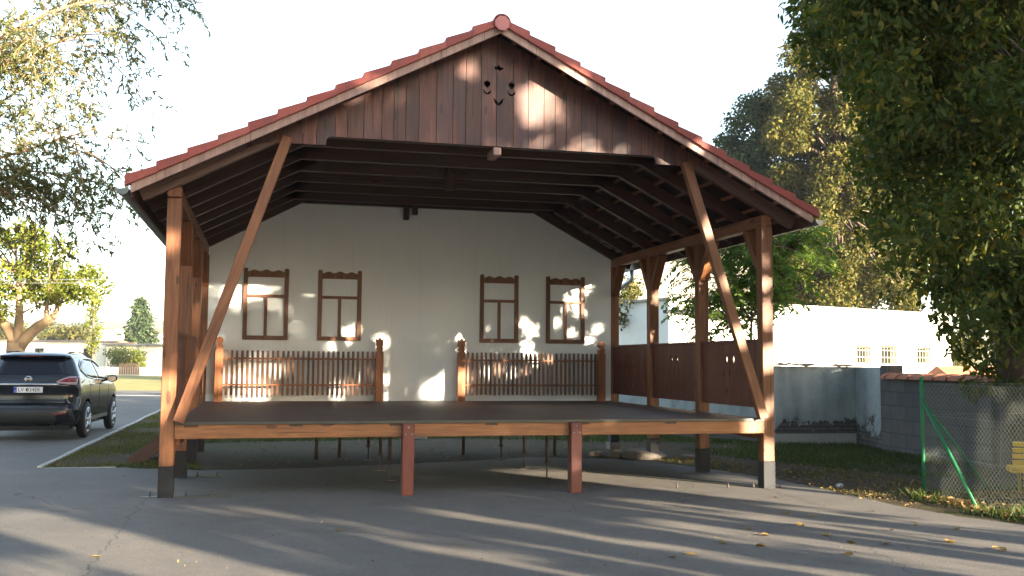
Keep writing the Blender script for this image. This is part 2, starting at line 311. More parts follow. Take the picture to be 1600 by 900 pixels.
# ------------------------------------------------------------------ mesh helpers
def empty(name, loc, label=None, cat=None, group=None, rz=0):
    o = bpy.data.objects.new(name, None); C.objects.link(o); o.location = loc; o.rotation_euler[2] = rz
    o.empty_display_size = .2; tag(o, label, cat, group); return o
def tag(o, label=None, cat=None, group=None, kind=None):
    if label: o['label'] = label
    if cat: o['category'] = cat
    if group: o['group'] = group
    if kind: o['kind'] = kind
    return o
class MB:
    def __init__(s): s.v = []; s.f = []; s.p = []; s.sm = []
    def add(s, vs, fs, pid=0, smooth=False):
        b = len(s.v); s.v += [tuple(map(float, x)) for x in vs]; s.f += [tuple(b+i for i in f) for f in fs]; s.p += [pid]*len(fs); s.sm += [smooth]*len(fs)
    def box(s, x0, x1, y0, y1, z0, z1, pid=0):
        s.add([(x0, y0, z0), (x1, y0, z0), (x1, y1, z0), (x0, y1, z0), (x0, y0, z1), (x1, y0, z1), (x1, y1, z1), (x0, y1, z1)],
              [(0, 3, 2, 1), (4, 5, 6, 7), (0, 1, 5, 4), (1, 2, 6, 5), (2, 3, 7, 6), (3, 0, 4, 7)], pid)
    def prism(s, pts, axis, a, b, pid=0):
        """closed outline (2D) extruded along axis 0/1/2 from a to b"""
        def P(u, v, t): return {0: (t, u, v), 1: (u, t, v), 2: (u, v, t)}[axis]
        n = len(pts); vs = [P(u, v, a) for u, v in pts] + [P(u, v, b) for u, v in pts]
        fs = [tuple(range(n)), tuple(range(2*n-1, n-1, -1))] + [(i, i+n, (i+1) % n+n, (i+1) % n) for i in range(n)]
        s.add(vs, fs, pid)
    def tube(s, pts, rad, n=6, pid=0, cap=True):
        pts = [Vector(p) for p in pts]; m = len(pts)
        if not hasattr(rad, '__len__'): rad = [rad]*m
        vs = []; prev = None
        for i, p in enumerate(pts):
            d = (pts[min(i+1, m-1)]-pts[max(i-1, 0)])
            d = d.normalized() if d.length > 1e-9 else Vector((0, 0, 1))
            if prev is None:
                a = d.orthogonal().normalized()
            else:
                a = prev - d*prev.dot(d)
                a = a.normalized() if a.length > 1e-6 else d.orthogonal().normalized()
            prev = a; b = d.cross(a)
            for k in range(n):
                t = 2*PI*k/n; vs.append(p + (a*math.cos(t)+b*math.sin(t))*rad[i])
        fs = [(i*n+k, i*n+(k+1) % n, (i+1)*n+(k+1) % n, (i+1)*n+k) for i in range(m-1) for k in range(n)]
        if cap: fs += [tuple(range(n-1, -1, -1)), tuple((m-1)*n+k for k in range(n))]
        s.add(vs, fs, pid, True)
    def lathe(s, prof, n=20, axis=2, c=(0, 0, 0), pid=0, smooth=True):
        vs = []
        for r, h in prof:
            for k in range(n):
                t = 2*PI*k/n; a, b = r*math.cos(t), r*math.sin(t)
                vs.append({2: (c[0]+a, c[1]+b, c[2]+h), 0: (c[0]+h, c[1]+a, c[2]+b), 1: (c[0]+a, c[1]+h, c[2]+b)}[axis])
        m = len(prof); fs = [(i*n+k, i*n+(k+1) % n, (i+1)*n+(k+1) % n, (i+1)*n+k) for i in range(m-1) for k in range(n)]
        s.add(vs, fs, pid, smooth)
    def build(s, name, mat, parent=None, loc=None, fix=True, bevel=0):
        me = bpy.data.meshes.new(name); me.from_pydata(s.v, [], s.f)
        at_ = me.attributes.new('pid', 'FLOAT', 'FACE'); at_.data.foreach_set('value', s.p)
        me.polygons.foreach_set('use_smooth', s.sm)
        me.materials.append(mat)
        if fix or bevel:
            b = bmesh.new(); b.from_mesh(me)
            bmesh.ops.recalc_face_normals(b, faces=b.faces)
            if bevel: bmesh.ops.bevel(b, geom=list(b.edges), offset=bevel, segments=1, affect='EDGES', profile=.5)
            b.to_mesh(me); b.free()
        o = bpy.data.objects.new(name, me); C.objects.link(o)
        if parent: o.parent = parent
        if loc is not None: o.location = loc
        return o
def B(name, mat, parent, x0, x1, y0, y1, z0, z1, bevel=.005):
    m = MB(); m.box(x0, x1, y0, y1, z0, z1); return m.build(name, mat, parent, bevel=bevel)
def beam(name, p0, p1, w_, h_, mat, parent, up=(0, 0, 1), bevel=.006):
    p0, p1 = Vector(p0), Vector(p1); d = p1-p0; ln = d.length; z = d.normalized(); up = Vector(up)
    x = up.cross(z)
    if x.length < 1e-4: x = Vector((1, 0, 0))
    x.normalize(); y = z.cross(x)
    m = MB(); m.box(-w_/2, w_/2, -h_/2, h_/2, 0, ln)
    o = m.build(name, mat, parent, bevel=bevel)
    o.matrix_basis = Matrix(((x[0], y[0], z[0], p0[0]), (x[1], y[1], z[1], p0[1]), (x[2], y[2], z[2], p0[2]), (0, 0, 0, 1)))
    return o
def post(name, x0, x1, y0, y1, z0, z1, mat, parent, bevel=.008):
    return beam(name, ((x0+x1)/2, (y0+y1)/2, z0), ((x0+x1)/2, (y0+y1)/2, z1), x1-x0, y1-y0, mat, parent, up=(0, 1, 0), bevel=bevel)
def carve(o, cut):
    c = cut.build('cutter', M['panel']); c.parent = o.parent
    md = o.modifiers.new('b', 'BOOLEAN'); md.operation = 'DIFFERENCE'; md.solver = 'EXACT'; md.use_self = True; md.object = c
    dg = bpy.context.evaluated_depsgraph_get(); me = bpy.data.meshes.new_from_object(o.evaluated_get(dg))
    o.modifiers.clear(); o.data = me; bpy.data.objects.remove(c)
def fastmesh(name, V, Fq, pid, mat, parent=None, smooth=False):
    """V (n,3), Fq (m,4) quads or (m,3) tris, pid per face"""
    me = bpy.data.meshes.new(name); k = Fq.shape[1]; m = len(Fq)
    me.vertices.add(len(V)); me.vertices.foreach_set('co', V.astype(np.float32).ravel())
    me.loops.add(m*k); me.loops.foreach_set('vertex_index', Fq.astype(np.int32).ravel())
    me.polygons.add(m); me.polygons.foreach_set('loop_start', np.arange(0, m*k, k, dtype=np.int32))
    a = me.attributes.new('pid', 'FLOAT', 'FACE'); a.data.foreach_set('value', pid.astype(np.float32))
    me.materials.append(mat); me.update(calc_edges=True); me.validate()
    o = bpy.data.objects.new(name, me); C.objects.link(o)
    if parent: o.parent = parent
    return o
def leaves(name, P, D, Nn, size, aspect, mat, parent=None, origin=(0, 0, 0), fold=.18, pid=None):
    n = len(P); D = D/np.linalg.norm(D, axis=1)[:, None]
    S = np.cross(D, Nn); S /= (np.linalg.norm(S, axis=1)[:, None]+1e-9); U = np.cross(S, D)
    sz = np.broadcast_to(np.asarray(size, float), (n,))[:, None]; wd = sz*aspect
    P = P-np.asarray(origin)
    T = [(0, 0, 0), (.42, .28, fold), (.36, .68, fold*.8), (0, 1, 0), (-.36, .68, fold*.8), (-.42, .28, fold)]
    V = np.stack([P + S*(a*wd) + D*(b*sz) + U*(c*wd) for a, b, c in T], 1).reshape(-1, 3)
    i = np.arange(n)[:, None]*6
    Fq = np.concatenate([i+np.array([0, 1, 2, 3]), i+np.array([0, 3, 4, 5])], 1).reshape(-1, 4)
    if pid is None: pid = rng.random(n)
    return fastmesh(name, V, Fq, np.repeat(pid, 2), mat, parent)
def rnd_dirs(n, zb=0.):
    v = rng.normal(size=(n, 3)); v[:, 2] += zb; return v/np.linalg.norm(v, axis=1)[:, None]
def bez(p0, p1, p2, n=8):
    p0, p1, p2 = map(np.asarray, (p0, p1, p2)); t = np.linspace(0, 1, n)[:, None]
    return (1-t)**2*p0 + 2*t*(1-t)*p1 + t*t*p2
def mound(name, cx, cy, rx, ry, h, mat, seed=0, n=28):
    r = np.random.default_rng(seed); V = [(cx, cy, gz(cx)+h)]; Fc = []
    rings = 6
    for i in range(1, rings+1):
        for k in range(n):
            t = 2*PI*k/n; q = i/rings; x = cx+rx*q*math.cos(t); y = cy+ry*q*math.sin(t)
            V.append((x, y, gz(x)-.02+(h+.02)*(math.cos(q*PI)*.5+.5)+r.normal()*.08*h*(q < .9)))
    for k in range(n): Fc.append((0, 1+k, 1+(k+1) % n))
    for i in range(rings-1):
        for k in range(n):
            a = 1+i*n; Fc.append((a+k, a+n+k, a+n+(k+1) % n, a+(k+1) % n))
    m = MB(); m.add(V, Fc, 0, True); return m.build(name, mat)
def sheet(name, pts, off, mat, kind='structure'):
    m = MB(); m.add([(x, y, gz(x)+off) for x, y in pts], [tuple(range(len(pts)))])
    o = m.build(name, mat, fix=False)
    if o.data.polygons[0].normal.z < 0: o.data.flip_normals()
    if kind: o['kind'] = kind
    return o
# ------------------------------------------------------------------ setting
R_ = 1250
sheet('ground', [(-R_, -R_), (R_, -R_), (R_, R_), (-R_, R_)], 0, M['soil'])
edge = [(5.9, -9), (5.5, -5.2), (5.3, -4.1), (5.05, -3.3), (4.9, -2.95), (4.74, -2.6), (4.66, -2.1), (4.57, -1.7), (4.62, -1.1), (4.55, -.4), (4.6, .1), (4.52, .8), (4.42, 1.4), (4.2, 2.2), (3.9, 3.1), (3.6, 3.9), (2.8, 4.35), (1.66, 4.64), (.6, 4.1), (-.91, 3.6), (-2.2, 3.15), (-3.57, 3.0), (-4.82, 3.5), (-5.86, 3.56)]
fine_edge = []
for (x1, y1), (x2, y2) in zip(edge[:-1], edge[1:]):
    k = max(1, int(math.hypot(x2-x1, y2-y1)/.12))
    for i in range(k): fine_edge.append((x1+(x2-x1)*i/k+(rng.normal()*.022 if i else 0), y1+(y2-y1)*i/k+(rng.normal()*.022 if i else 0)))
edge = fine_edge+[edge[-1]]
sheet('asphalt_yard', [(-60, -60), (12, -60)] + edge + [(-5.86, 3.56), (-60, 3.56)], .004, M['asphalt'])
sheet('road', [(-15, 3.56), (-5.86, 3.56), (-5.86, 31), (-4.6, 33.2), (60, 33.2), (60, 41.5), (-80, 41.5), (-80, 33.2), (-16.5, 33.2), (-15, 31)], .004, M['asphalt'])
sheet('road_line', [(-80, 33.95), (60, 33.95), (60, 34.3), (-80, 34.3)], .008, M['whitepaint'])
mk = MB()
for i in range(27):
    y0 = 3.58+i*1.0
    j = random.uniform(-.012, .012)
    mk.box(-5.94+j, -5.86+j, y0, y0+.988, gz(-5.9)-.1, gz(-5.9)+.035+random.uniform(-.01, .006))
for i in range(2):
    mk.box(-5.85+i*.5, -5.36+i*.5, 3.5, 3.56, gz(-5.9)-.1, gz(-5.9)+.006)
tag(mk.build('kerb', M['concrete'], bevel=.008), kind='structure')
# hills
hm = MB(); nx, ny = 60, 14
hv = []
for j in range(ny):
    t = j/(ny-1); y = 200+t*920
    for i in range(nx):
        x = -1200+i*(2400/(nx-1)); z = gz(x)*.3-.6+43*max(0, t)**1.25*(1+.16*math.sin(x*.004+1)+.08*math.sin(x*.011))
        hv.append((x, y, z))
hm.add(hv, [(j*nx+i, j*nx+i+1, (j+1)*nx+i+1, (j+1)*nx+i) for j in range(ny-1) for i in range(nx-1)], 0, True)
tag(hm.build('hills', M['hills'], fix=False), kind='structure')

# ------------------------------------------------------------------ the stage pavilion
W2 = 3.93; PW = .166; FL = .876; DP = 6.15; SL = 2.194/4.24
stage = empty('open_air_stage', (0, 0, 0), 'wooden open-air stage with red tiled gable roof and white back wall', 'stage')
PY = [0, 2.05, 4.1, 6.15]
for sx in (-1, 1):
    for k, y in enumerate(PY):
        xa, xb = (-W2, -W2+PW) if sx < 0 else (W2-PW, W2)
        xm = (xa+xb)/2; g = gz(xm)
        ztop = 3.515 if (k == 0 and sx < 0) else 3.47
        p = post('post', xa, xb, y, y+PW, g+.36, ztop, M['post'], stage)
        if k < 3 or sx < 0:
            f_ = B('painted_foot', M['tar'], p, xa-.004, xb+.004, y-.004, y+PW+.004, g-.01, g+.362, .006)
        else:
            f_ = B('painted_foot', M['tar'], p, xa-.004, xb+.004, y-.004, y+PW+.004, g+.141, g+.362, .006)
            c_ = B('concrete_pad', M['stone'], p, xa-.03, xb+.03, y-.03, y+PW+.03, g-.01, g+.14, .01); c_.matrix_parent_inverse = p.matrix_basis.inverted()
        f_.matrix_parent_inverse = p.matrix_basis.inverted()
        if k == 0 and sx < 0:
            post('post_cap', xa, xb-.003, y-.002, y+PW, 3.525, 3.65, M['post'], stage)
        # knee braces along the plate
        for s in (-1, 1):
            if (k == 0 and s < 0) or (k == 3 and s > 0): continue
            if sx < 0 and k == 0: continue
            ym = y+PW/2
            beam('knee_brace', (xm, ym+s*.07, 2.92), (xm, ym+s*.46, 3.48), .1, .15, M['post'], stage, up=(1, 0, 0))
    xm = sx*(W2-PW/2)
    beam('wall_plate', (xm, .012 if sx > 0 else PW+.002, 3.55), (xm, DP+.6, 3.55), .15, .16, M['post'], stage)
    # side panels with carved openings
    for k in range(3):
        y0, y1 = PY[k]+PW+.003, PY[k+1]-.003
        m = MB(); n = 10; st = (y1-y0)/n; xi = sx*3.83; zb = FL+.13
        for i in range(n): m.box(xi-.014, xi+.014, y0+i*st+.0015, y0+(i+1)*st-.0015, zb, 1.9, (i*.37+k*.21) % 1)
        pn = m.build('side_panel', M['panel'], stage)
        cut = MB(); yc = (y0+y1)/2
        def ell(cy, cz, ry, rz_, nn=10): cut.prism([(cy+ry*math.cos(2*PI*q/nn), cz+rz_*math.sin(2*PI*q/nn)) for q in range(nn)], 0, xi-.1, xi+.1)
        def tri(pts): cut.prism(pts, 0, xi-.1, xi+.1)
        for s in (-.11, .11):
            ell(yc+s, 1.67, .036, .075)
            tri([(yc+s-.03, 1.22), (yc+s+.03, 1.24), (yc+s, 1.14)])
        for s in (-.2, 0, .2):
            tri([(yc+s-.02, 1.50), (yc+s+.02, 1.51), (yc+s+.012, 1.40), (yc+s-.008, 1.42)])
        carve(pn, cut)
        B('panel_rail', M['panel'], stage, xi-.035, xi+.035, y0, y1, 1.901, 1.945, .004)
        B('panel_rail', M['panel'], stage, xi-sx*.02-.02, xi-sx*.02+.02, y0, y1, zb+.02, zb+.09, .004) if False else None
# floor, beams, piers
B('floor_deck', M['floor'], stage, -W2+PW+.002, W2-PW-.002, -.03, DP+.02, FL-.03, FL, .003)
B('deck_edge_strip', M['darkmetal'], stage, -W2+PW+.004, W2-PW-.004, -.042, -.031, FL-.034, FL+.003, .002)
fb = beam('front_beam', (-W2+PW-.0, .04, .761), (W2-PW, .04, .761), .13, .165, M['beam'], stage)
for y in (1.45, 2.8, 4.3, 6.0):
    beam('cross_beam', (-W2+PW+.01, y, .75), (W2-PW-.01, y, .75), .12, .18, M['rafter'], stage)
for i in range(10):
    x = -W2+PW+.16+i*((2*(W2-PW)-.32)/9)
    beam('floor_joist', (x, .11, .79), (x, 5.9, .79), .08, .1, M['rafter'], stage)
for i in range(7):
    x = -3.66+i*1.2
    B('joist_end', M['rafter'], stage, x, x+.16, -.0275, -.026+.02, FL-.062, FL-.036, .002)
for sx in (-1, 1):
    beam('side_beam', (sx*3.75, .2, .70), (sx*3.75, 6.0, .70), .08, .2, M['post'], stage)
for x in (-1.04, 1.10):
    p = post('pier', x-.072, x+.072, -.1+.07, .045+.09, gz(x), .843, M['red'], stage)
    p.location.y = -.052
    for dx, z in ((0, .80), (-.035, .715), (.04, .72)):
        m = MB(); m.lathe([(0, -.014), (.009, -.012), (.012, 0)], 8, 1, (x+dx, -.1345, z)); bo = m.build('bolt', M['zinc'], p); bo.matrix_parent_inverse = p.matrix_basis.inverted()
# adjustable steel props under the floor
for x in (-1.05, 1.15):
    for y in (1.47, 2.78, 4.3):
        dx = random.uniform(-.03, .03)
        m = MB(); m.tube([(x+dx, y, gz(x)+.22), (x+dx, y, .665)], .024, 8); p = m.build('floor_prop', M['rust'], stage)
        m = MB(); m.tube([(x+dx, y, gz(x)+.02), (x+dx, y, gz(x)+.26)], .011, 8); m.box(x+dx-.06, x+dx+.06, y-.06, y+.06, gz(x)+.004, gz(x)+.014); m.build('screw_foot', M['rust'], p)
        m = MB(); m.lathe([(.028, 0), (.032, .01), (.032, .03), (.028, .04)], 10, 2, (x+dx, y, gz(x)+.215)); m.build('screw_nut', M['rust'], p)
for x, y in ((-1.9, 4.6), (-1.5, 4.9), (2.3, 5.0), (.7, 5.3)):
    m = MB(); m.tube([(x, y, gz(x)), (x, y, .665)], .03, 8); m.build('floor_prop', M['rust'], stage)
# base rails with studs at the feet
for x0, x1, y in ((-4.12, -3.1, .06), (-3.96, -3.3, 2.12)):
    m = MB(); m.box(x0, x1, y-.04, y+.03, gz(x0)-.01, gz(x0)+.014); p = m.build('base_rail', M['darkmetal'], stage)
    for x in (x0+.1, -3.62, -3.36):
        if x < x1-.03:
            m = MB(); m.tube([(x, y, gz(x)), (x, y, gz(x)+.075)], .008, 6); m.lathe([(.018, .02), (.018, .035)], 6, 2, (x, y, gz(x))); m.build('stud', M['darkmetal'], p)
m = MB(); m.add([(a, b, gz(a)+c) for a, b, c in ((1.35, 3.0, -.01), (1.40, 3.05, -.01), (3.78, .14, -.01), (3.72, .09, -.01), (1.35, 3.0, .02), (1.40, 3.05, .02), (3.78, .14, .02), (3.72, .09, .02))], [(0, 1, 2, 3), (7, 6, 5, 4), (0, 4, 5, 1), (1, 5, 6, 2), (2, 6, 7, 3), (3, 7, 4, 0)])
p = m.build('base_rail', M['darkmetal'], stage)
for x, y in ((3.95+.06, .03), (3.66, .1), (3.3, .12), (2.6, .2)):
    m = MB(); m.tube([(x, y, gz(x)), (x, y, gz(x)+.07)], .009, 6); m.lathe([(.018, .02), (.018, .035)], 6, 2, (x, y, gz(x))); m.build('stud', M['rust'], p)
# back wall
m = MB(); yb = DP
m.prism([(-W2+PW+.003, FL+.002), (W2-PW-.003, FL+.002), (W2-PW-.003, 3.84), (2.25, 4.62), (-2.2, 4.62), (-W2+PW+.003, 3.84)], 1, yb, yb+.05)
m.build('back_wall', M['stagewall'], stage)
B('wall_skirting', M['whitepaint'], stage, -3.4, -.9, yb-.012, yb-.001, FL+.002, FL+.10, .002) if False else None
for sx in (-1, 1):
    beam('wall_rafter', (sx*3.9, yb-.07, 3.62), (sx*1.9, yb-.07, 4.70), .1, .16, M['rafter'], stage)
beam('wall_collar', (-2.5, yb-.05, 4.545), (2.55, yb-.05, 4.545), .08, .17, M['rafter'], stage)
# front diagonal braces
beam('diagonal_brace', (-3.72, -.08, .88), (-2.56, -.08, 4.30), .125, .1, M['post'], stage, up=(0, 1, 0))
beam('diagonal_brace', (3.72, -.08, .88), (2.62, -.08, 4.28), .125, .1, M['post'], stage, up=(0, 1, 0))
# decorative window frames on the wall
for x0, x1 in ((-3.165, -2.375), (-1.855, -1.07), (1.15, 1.895), (2.445, 3.215)):
    z0, z1 = 1.97, 3.235; t = .075; ya, yc = yb-.045, yb-.002
    m = MB(); m.box(x0, x0+t, ya, yc, z0+t, z1-.02); m.box(x1-t, x1, ya, yc, z0+t, z1-.02); m.box(x0, x1, ya-.008, yc, z0, z0+t-.001)
    fr = m.build('window_frame', M['frame'], stage, bevel=.004)
    xs = np.linspace(x0+t+.001, x1-t-.001, 41); u = np.linspace(-1, 1, 41)
    top = [(x, z1-.03+.015*math.cos(a*PI*3.0)+.01*(1-abs(a))) for x, a in zip(xs, u)]
    m = MB(); m.prism([(xs[0], z1-.14), (xs[-1], z1-.14)] + top[::-1], 1, ya+.004, yc); m.build('header', M['frame'], fr)
    for xa, xb in ((x0, x0+t), (x1-t, x1)):
        m = MB(); m.prism([(xa, z1-.019), (xb, z1-.019), (xb, z1+.0), ((xa+xb)/2+.02, z1+.018), ((xa+xb)/2-.02, z1+.018), (xa, z1)], 1, ya, yc)
        m.build('jamb_cap', M['frame'], fr)
    zt = z0+.785
    B('transom', M['frame'], fr, x0+t+.001, x1-t-.001, ya+.006, yc, zt-.026, zt+.026, .003)
    xm = (x0+x1)/2; B('mullion', M['frame'], fr, xm-.028, xm+.028, ya+.008, yc, z0+t, zt-.027, .003)
# roof carpentry
ZE, ZR, EX = 3.506, 5.70, 4.287
def roofz(x, off=0): return ZR-SL*abs(x-.0)+off       # underside of barge board
RY0, RY1 = -.47, 7.1
rys = [-.06+i*.905 for i in range(8)]
for y in rys:
    for sx in (-1, 1):
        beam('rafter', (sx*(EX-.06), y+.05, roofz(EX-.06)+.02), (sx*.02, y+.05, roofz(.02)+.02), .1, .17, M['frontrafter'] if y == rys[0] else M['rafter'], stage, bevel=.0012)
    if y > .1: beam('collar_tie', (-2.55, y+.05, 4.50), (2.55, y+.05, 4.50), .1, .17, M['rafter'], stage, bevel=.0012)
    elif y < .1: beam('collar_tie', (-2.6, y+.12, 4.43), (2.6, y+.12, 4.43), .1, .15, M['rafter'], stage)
for sx in (-1, 1):
    for i in range(13):
        x = sx*(.25+i*.335)
        if abs(x) < EX: beam('batten', (x, RY0+.03, roofz(x)+.128), (x, RY1-.03, roofz(x)+.128), .05, .04, M['batten'], stage, bevel=.003)
    m = MB()      # dark boarding above the battens
    m.prism([(sx*.0, ZR+.155), (sx*EX, roofz(EX)+.155), (sx*EX, roofz(EX)+.165), (sx*.0, ZR+.165)], 1, RY0+.02, RY1-.02)
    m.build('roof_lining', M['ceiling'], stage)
    # barge board
    m = MB(); m.prism([(sx*.0, ZR+.002), (sx*EX, roofz(EX)+.002), (sx*EX, roofz(EX)+.135), (sx*.0, ZR+.15)], 1, RY0+.03, RY0+.065)
    m.build('barge_board', M['barge'], stage)
    # tiles: overlapping courses
    m = MB(); vt = MB(); n = 13; clen = (EX+.03)/n
    for i in range(n):
        xa = sx*(i*clen+.0); xb = sx*((i+1)*clen+.04)
        za = roofz(xa)+.19-.012; zb_ = roofz(xb)+.19+.022
        cols = 25; ys = np.linspace(RY0+.06, RY1, cols*4+1); vs = []
        for q, y in enumerate(ys):
            h = .018*(1 if q % 4 in (1, 2) else 0)
            vs += [(xa, y, za+h), (xb, y, zb_+h), (xb, y, zb_+h-.03)]
        fs = []
        for q in range(len(ys)-1):
            fs += [(q*3, q*3+3, q*3+4, q*3+1), (q*3+1, q*3+4, q*3+5, q*3+2)]
        m.add(vs, fs, random.random())
        xv0 = sx*(i*clen+.012); xv1 = sx*((i+1)*clen+.035)
        z0_, z1_ = roofz(xv0)+.192-.008, roofz(xv1)+.192+.026
        vt.prism([(xv0, z0_-.085), (xv1, z1_-.112), (xv1, z1_+.014), (xv0, z0_-.004)], 1, RY0-.012-(i % 2)*.002, RY0+.075, random.random())
    m.build('roof_tiles', M['tile'], stage, fix=True)
    vt.build('verge_tiles', M['tile'], stage, bevel=.004)
    B('eave_fascia', M['rafter'], stage, min(sx*(EX-.02), sx*(EX+.012)), max(sx*(EX-.02), sx*(EX+.012)), RY0+.1, RY1-.05, 3.44, 3.655, .002)
    # gutter
    m = MB(); gx = sx*4.365; prof = [(gx+.068*math.cos(t), 3.52+.068*math.sin(t)) for t in np.linspace(PI, 2*PI, 9)]
    inner = [(gx+.06*math.cos(t), 3.52+.06*math.sin(t)) for t in np.linspace(2*PI, PI, 9)]
    m.prism(prof+inner, 1, RY0-.02, RY1); gt = m.build('gutter', M['gutter'], stage)
    m = MB(); m.prism(prof, 1, RY0-.026, RY0-.0205); m.build('gutter_end', M['zinc'] if sx > 0 else M['gutter'], gt)
# ridge caps
m = MB()
for i in range(17):
    y0 = RY0-.03+i*.45
    prof = [(.115*math.cos(t), ZR+.115+.115*math.sin(t)) for t in np.linspace(-.25, PI+.25, 12)]
    inn = [(.1*math.cos(t), ZR+.115+.1*math.sin(t)) for t in np.linspace(PI+.25, -.25, 12)]
    m.prism([(a*(1+.04*(i % 2)), b) for a, b in prof+inn], 1, y0, y0+.46, random.random())
rc = m.build('ridge_cap', M['tile'], stage)
m = MB(); m.prism([(.098*math.cos(t), ZR+.105+.098*math.sin(t)) for t in np.linspace(0, 2*PI, 9)[:-1]+PI/8], 1, RY0-.045, RY0-.02); m.build('ridge_end_disc', plain('pinkish_ridge_disc', (.42, .13, .12), .5), rc)
# gable boards
m = MB(); xs = [-3.05]; 
while xs[-1] < 3.05: xs.append(min(3.05, xs[-1]+random.choice([.15, .165, .2, .21, .22])))
gy0, gy1 = -.072, -.048
def gbot(x): return 4.235 if abs(x-.05) > 2.15 else 4.345
for a, b_ in zip(xs[:-1], xs[1:]):
    a2, b2 = a+.0035, b_-.0035; pts = []
    lo_ = max(gbot(a2), gbot(b2)) if gbot(a2) == gbot(b2) else None
    ta, tb = roofz(a2)+.1, roofz(b2)+.1
    if lo_ is not None:
        pts = [(a2, lo_), (b2, lo_)]
    else:
        xc = .05+math.copysign(2.15, a2)
        cur = [(xc+math.copysign(1, -a2)*(.0+.07*(1-math.cos(t))), 4.275+.07*math.sin(t)) for t in np.linspace(0, PI/2, 6)]
        seq = [(xc, 4.235)] + cur
        if a2 < 0: pts = [(a2, 4.235)] + seq + [(b2, 4.345)]
        else: pts = ([(b2, 4.235)] + seq + [(a2, 4.345)])[::-1]
    pts = [(x, min(z, roofz(x)+.02)) for x, z in pts]
    if a2 < 0 < b2: top = [(b2, tb), (0, roofz(0)+.1), (a2, ta)]
    else: top = [(b2, tb), (a2, ta)]
    m.prism(pts+top, 1, gy0, gy1, random.random())
gb = m.build('gable_boards', M['gable'], stage)
cut = MB()
def poly(pts): cut.prism(pts, 1, gy0-.1, gy1+.1)
def tulip(cx, cz, s=1, stem=True, only=None):
    if only in (None, 'head'):
        poly([(cx-.02*s, cz-.08*s), (cx+.02*s, cz-.08*s), (cx+.062*s, cz-.02*s), (cx+.06*s, cz+.06*s), (cx+.03*s, cz+.035*s), (cx, cz+.085*s), (cx-.03*s, cz+.035*s), (cx-.06*s, cz+.06*s), (cx-.062*s, cz-.02*s)])
    if only in (None, 'leaf'):
        z = cz-.19*s if only is None else cz
        poly([(cx, z), (cx+.05*s, z+.035*s), (cx+.085*s, z+.085*s), (cx+.075*s, z+.02*s), (cx+.04*s, z-.022*s), (cx, z-.035*s), (cx-.04*s, z-.022*s), (cx-.075*s, z+.02*s), (cx-.085*s, z+.085*s), (cx-.05*s, z+.035*s)])
tulip(-.09, 5.15, .64); tulip(.23, 5.15, .64)
pz = lambda L_, cx, cz, k: poly([(cx+(a-cx)*k, cz+(b-cz)*k) for a, b in L_])
pz([(-.02, 5.36), (.01, 5.33), (.06, 5.345), (.075, 5.30), (.095, 5.335), (.14, 5.36), (.118, 5.385), (.085, 5.375), (.06, 5.43), (.035, 5.38), (.0, 5.39)], .06, 5.36, .78)
pz([(.06, 4.90), (.14, 4.99), (.13, 4.91), (.085, 4.865), (.06, 4.86), (.035, 4.865), (-.01, 4.91), (-.02, 4.99)], .06, 4.93, .78)
carve(gb, cut)
B('purlin_end', M['barge'], stage, .0, .1, -.075, .3, 4.235, 4.333, .006)
for x, z0, z1 in ((-.28, 4.22, 4.6), (-.12, 4.32, 4.6)):
    B('hanger_post', M['rafter'], stage, x-.05, x+.05, yb-.16, yb-.06, z0, z1, .006)
B('hanger_post', M['rafter'], stage, -.14, .0, 2.55, 2.67, 4.22, 5.2, .006)
m = MB(); m.tube([(-2.98, yb-.03, 3.75), (-2.985, yb-.03, 3.5), (-2.975, yb-.03, 3.34)], .005, 5); m.lathe([(0, 0), (.014, .01), (.014, .03), (0, .04)], 8, 2, (-2.975, yb-.03, 3.31)); m.build('hanging_cord', M['white_plastic'], stage)
# downpipe at the back right corner
m = MB(); m.tube([(4.365, 6.6, 3.47), (4.365, 6.6, 3.33), (4.35, 6.62, 3.26), (3.98, 6.9, 2.95), (3.9, 6.95, 2.88), (3.9, 6.95, 2.0)], .045, 10); m.build('downpipe', M['zinc'], stage)
# side steps at the far left
st_ = empty('stage_steps', (-4.62, 4.3, gz(-4.6)), 'brown wooden side steps with sloping stringers, left of the stage', 'steps')
for y in (-.0, .9):
    beam('stringer', (-.12, y, -.02), (.66, y, .58), .04, .2, M['rafter'], st_)
for k in range(3):
    B('tread', M['rafter'], st_, -.02+k*.24, .2+k*.24, .022, .878, .14+k*.18, .17+k*.18, .004)
beam('handrail_post', (.52, -.03, 0), (.52, -.03, .95), .05, .05, M['rafter'], st_)

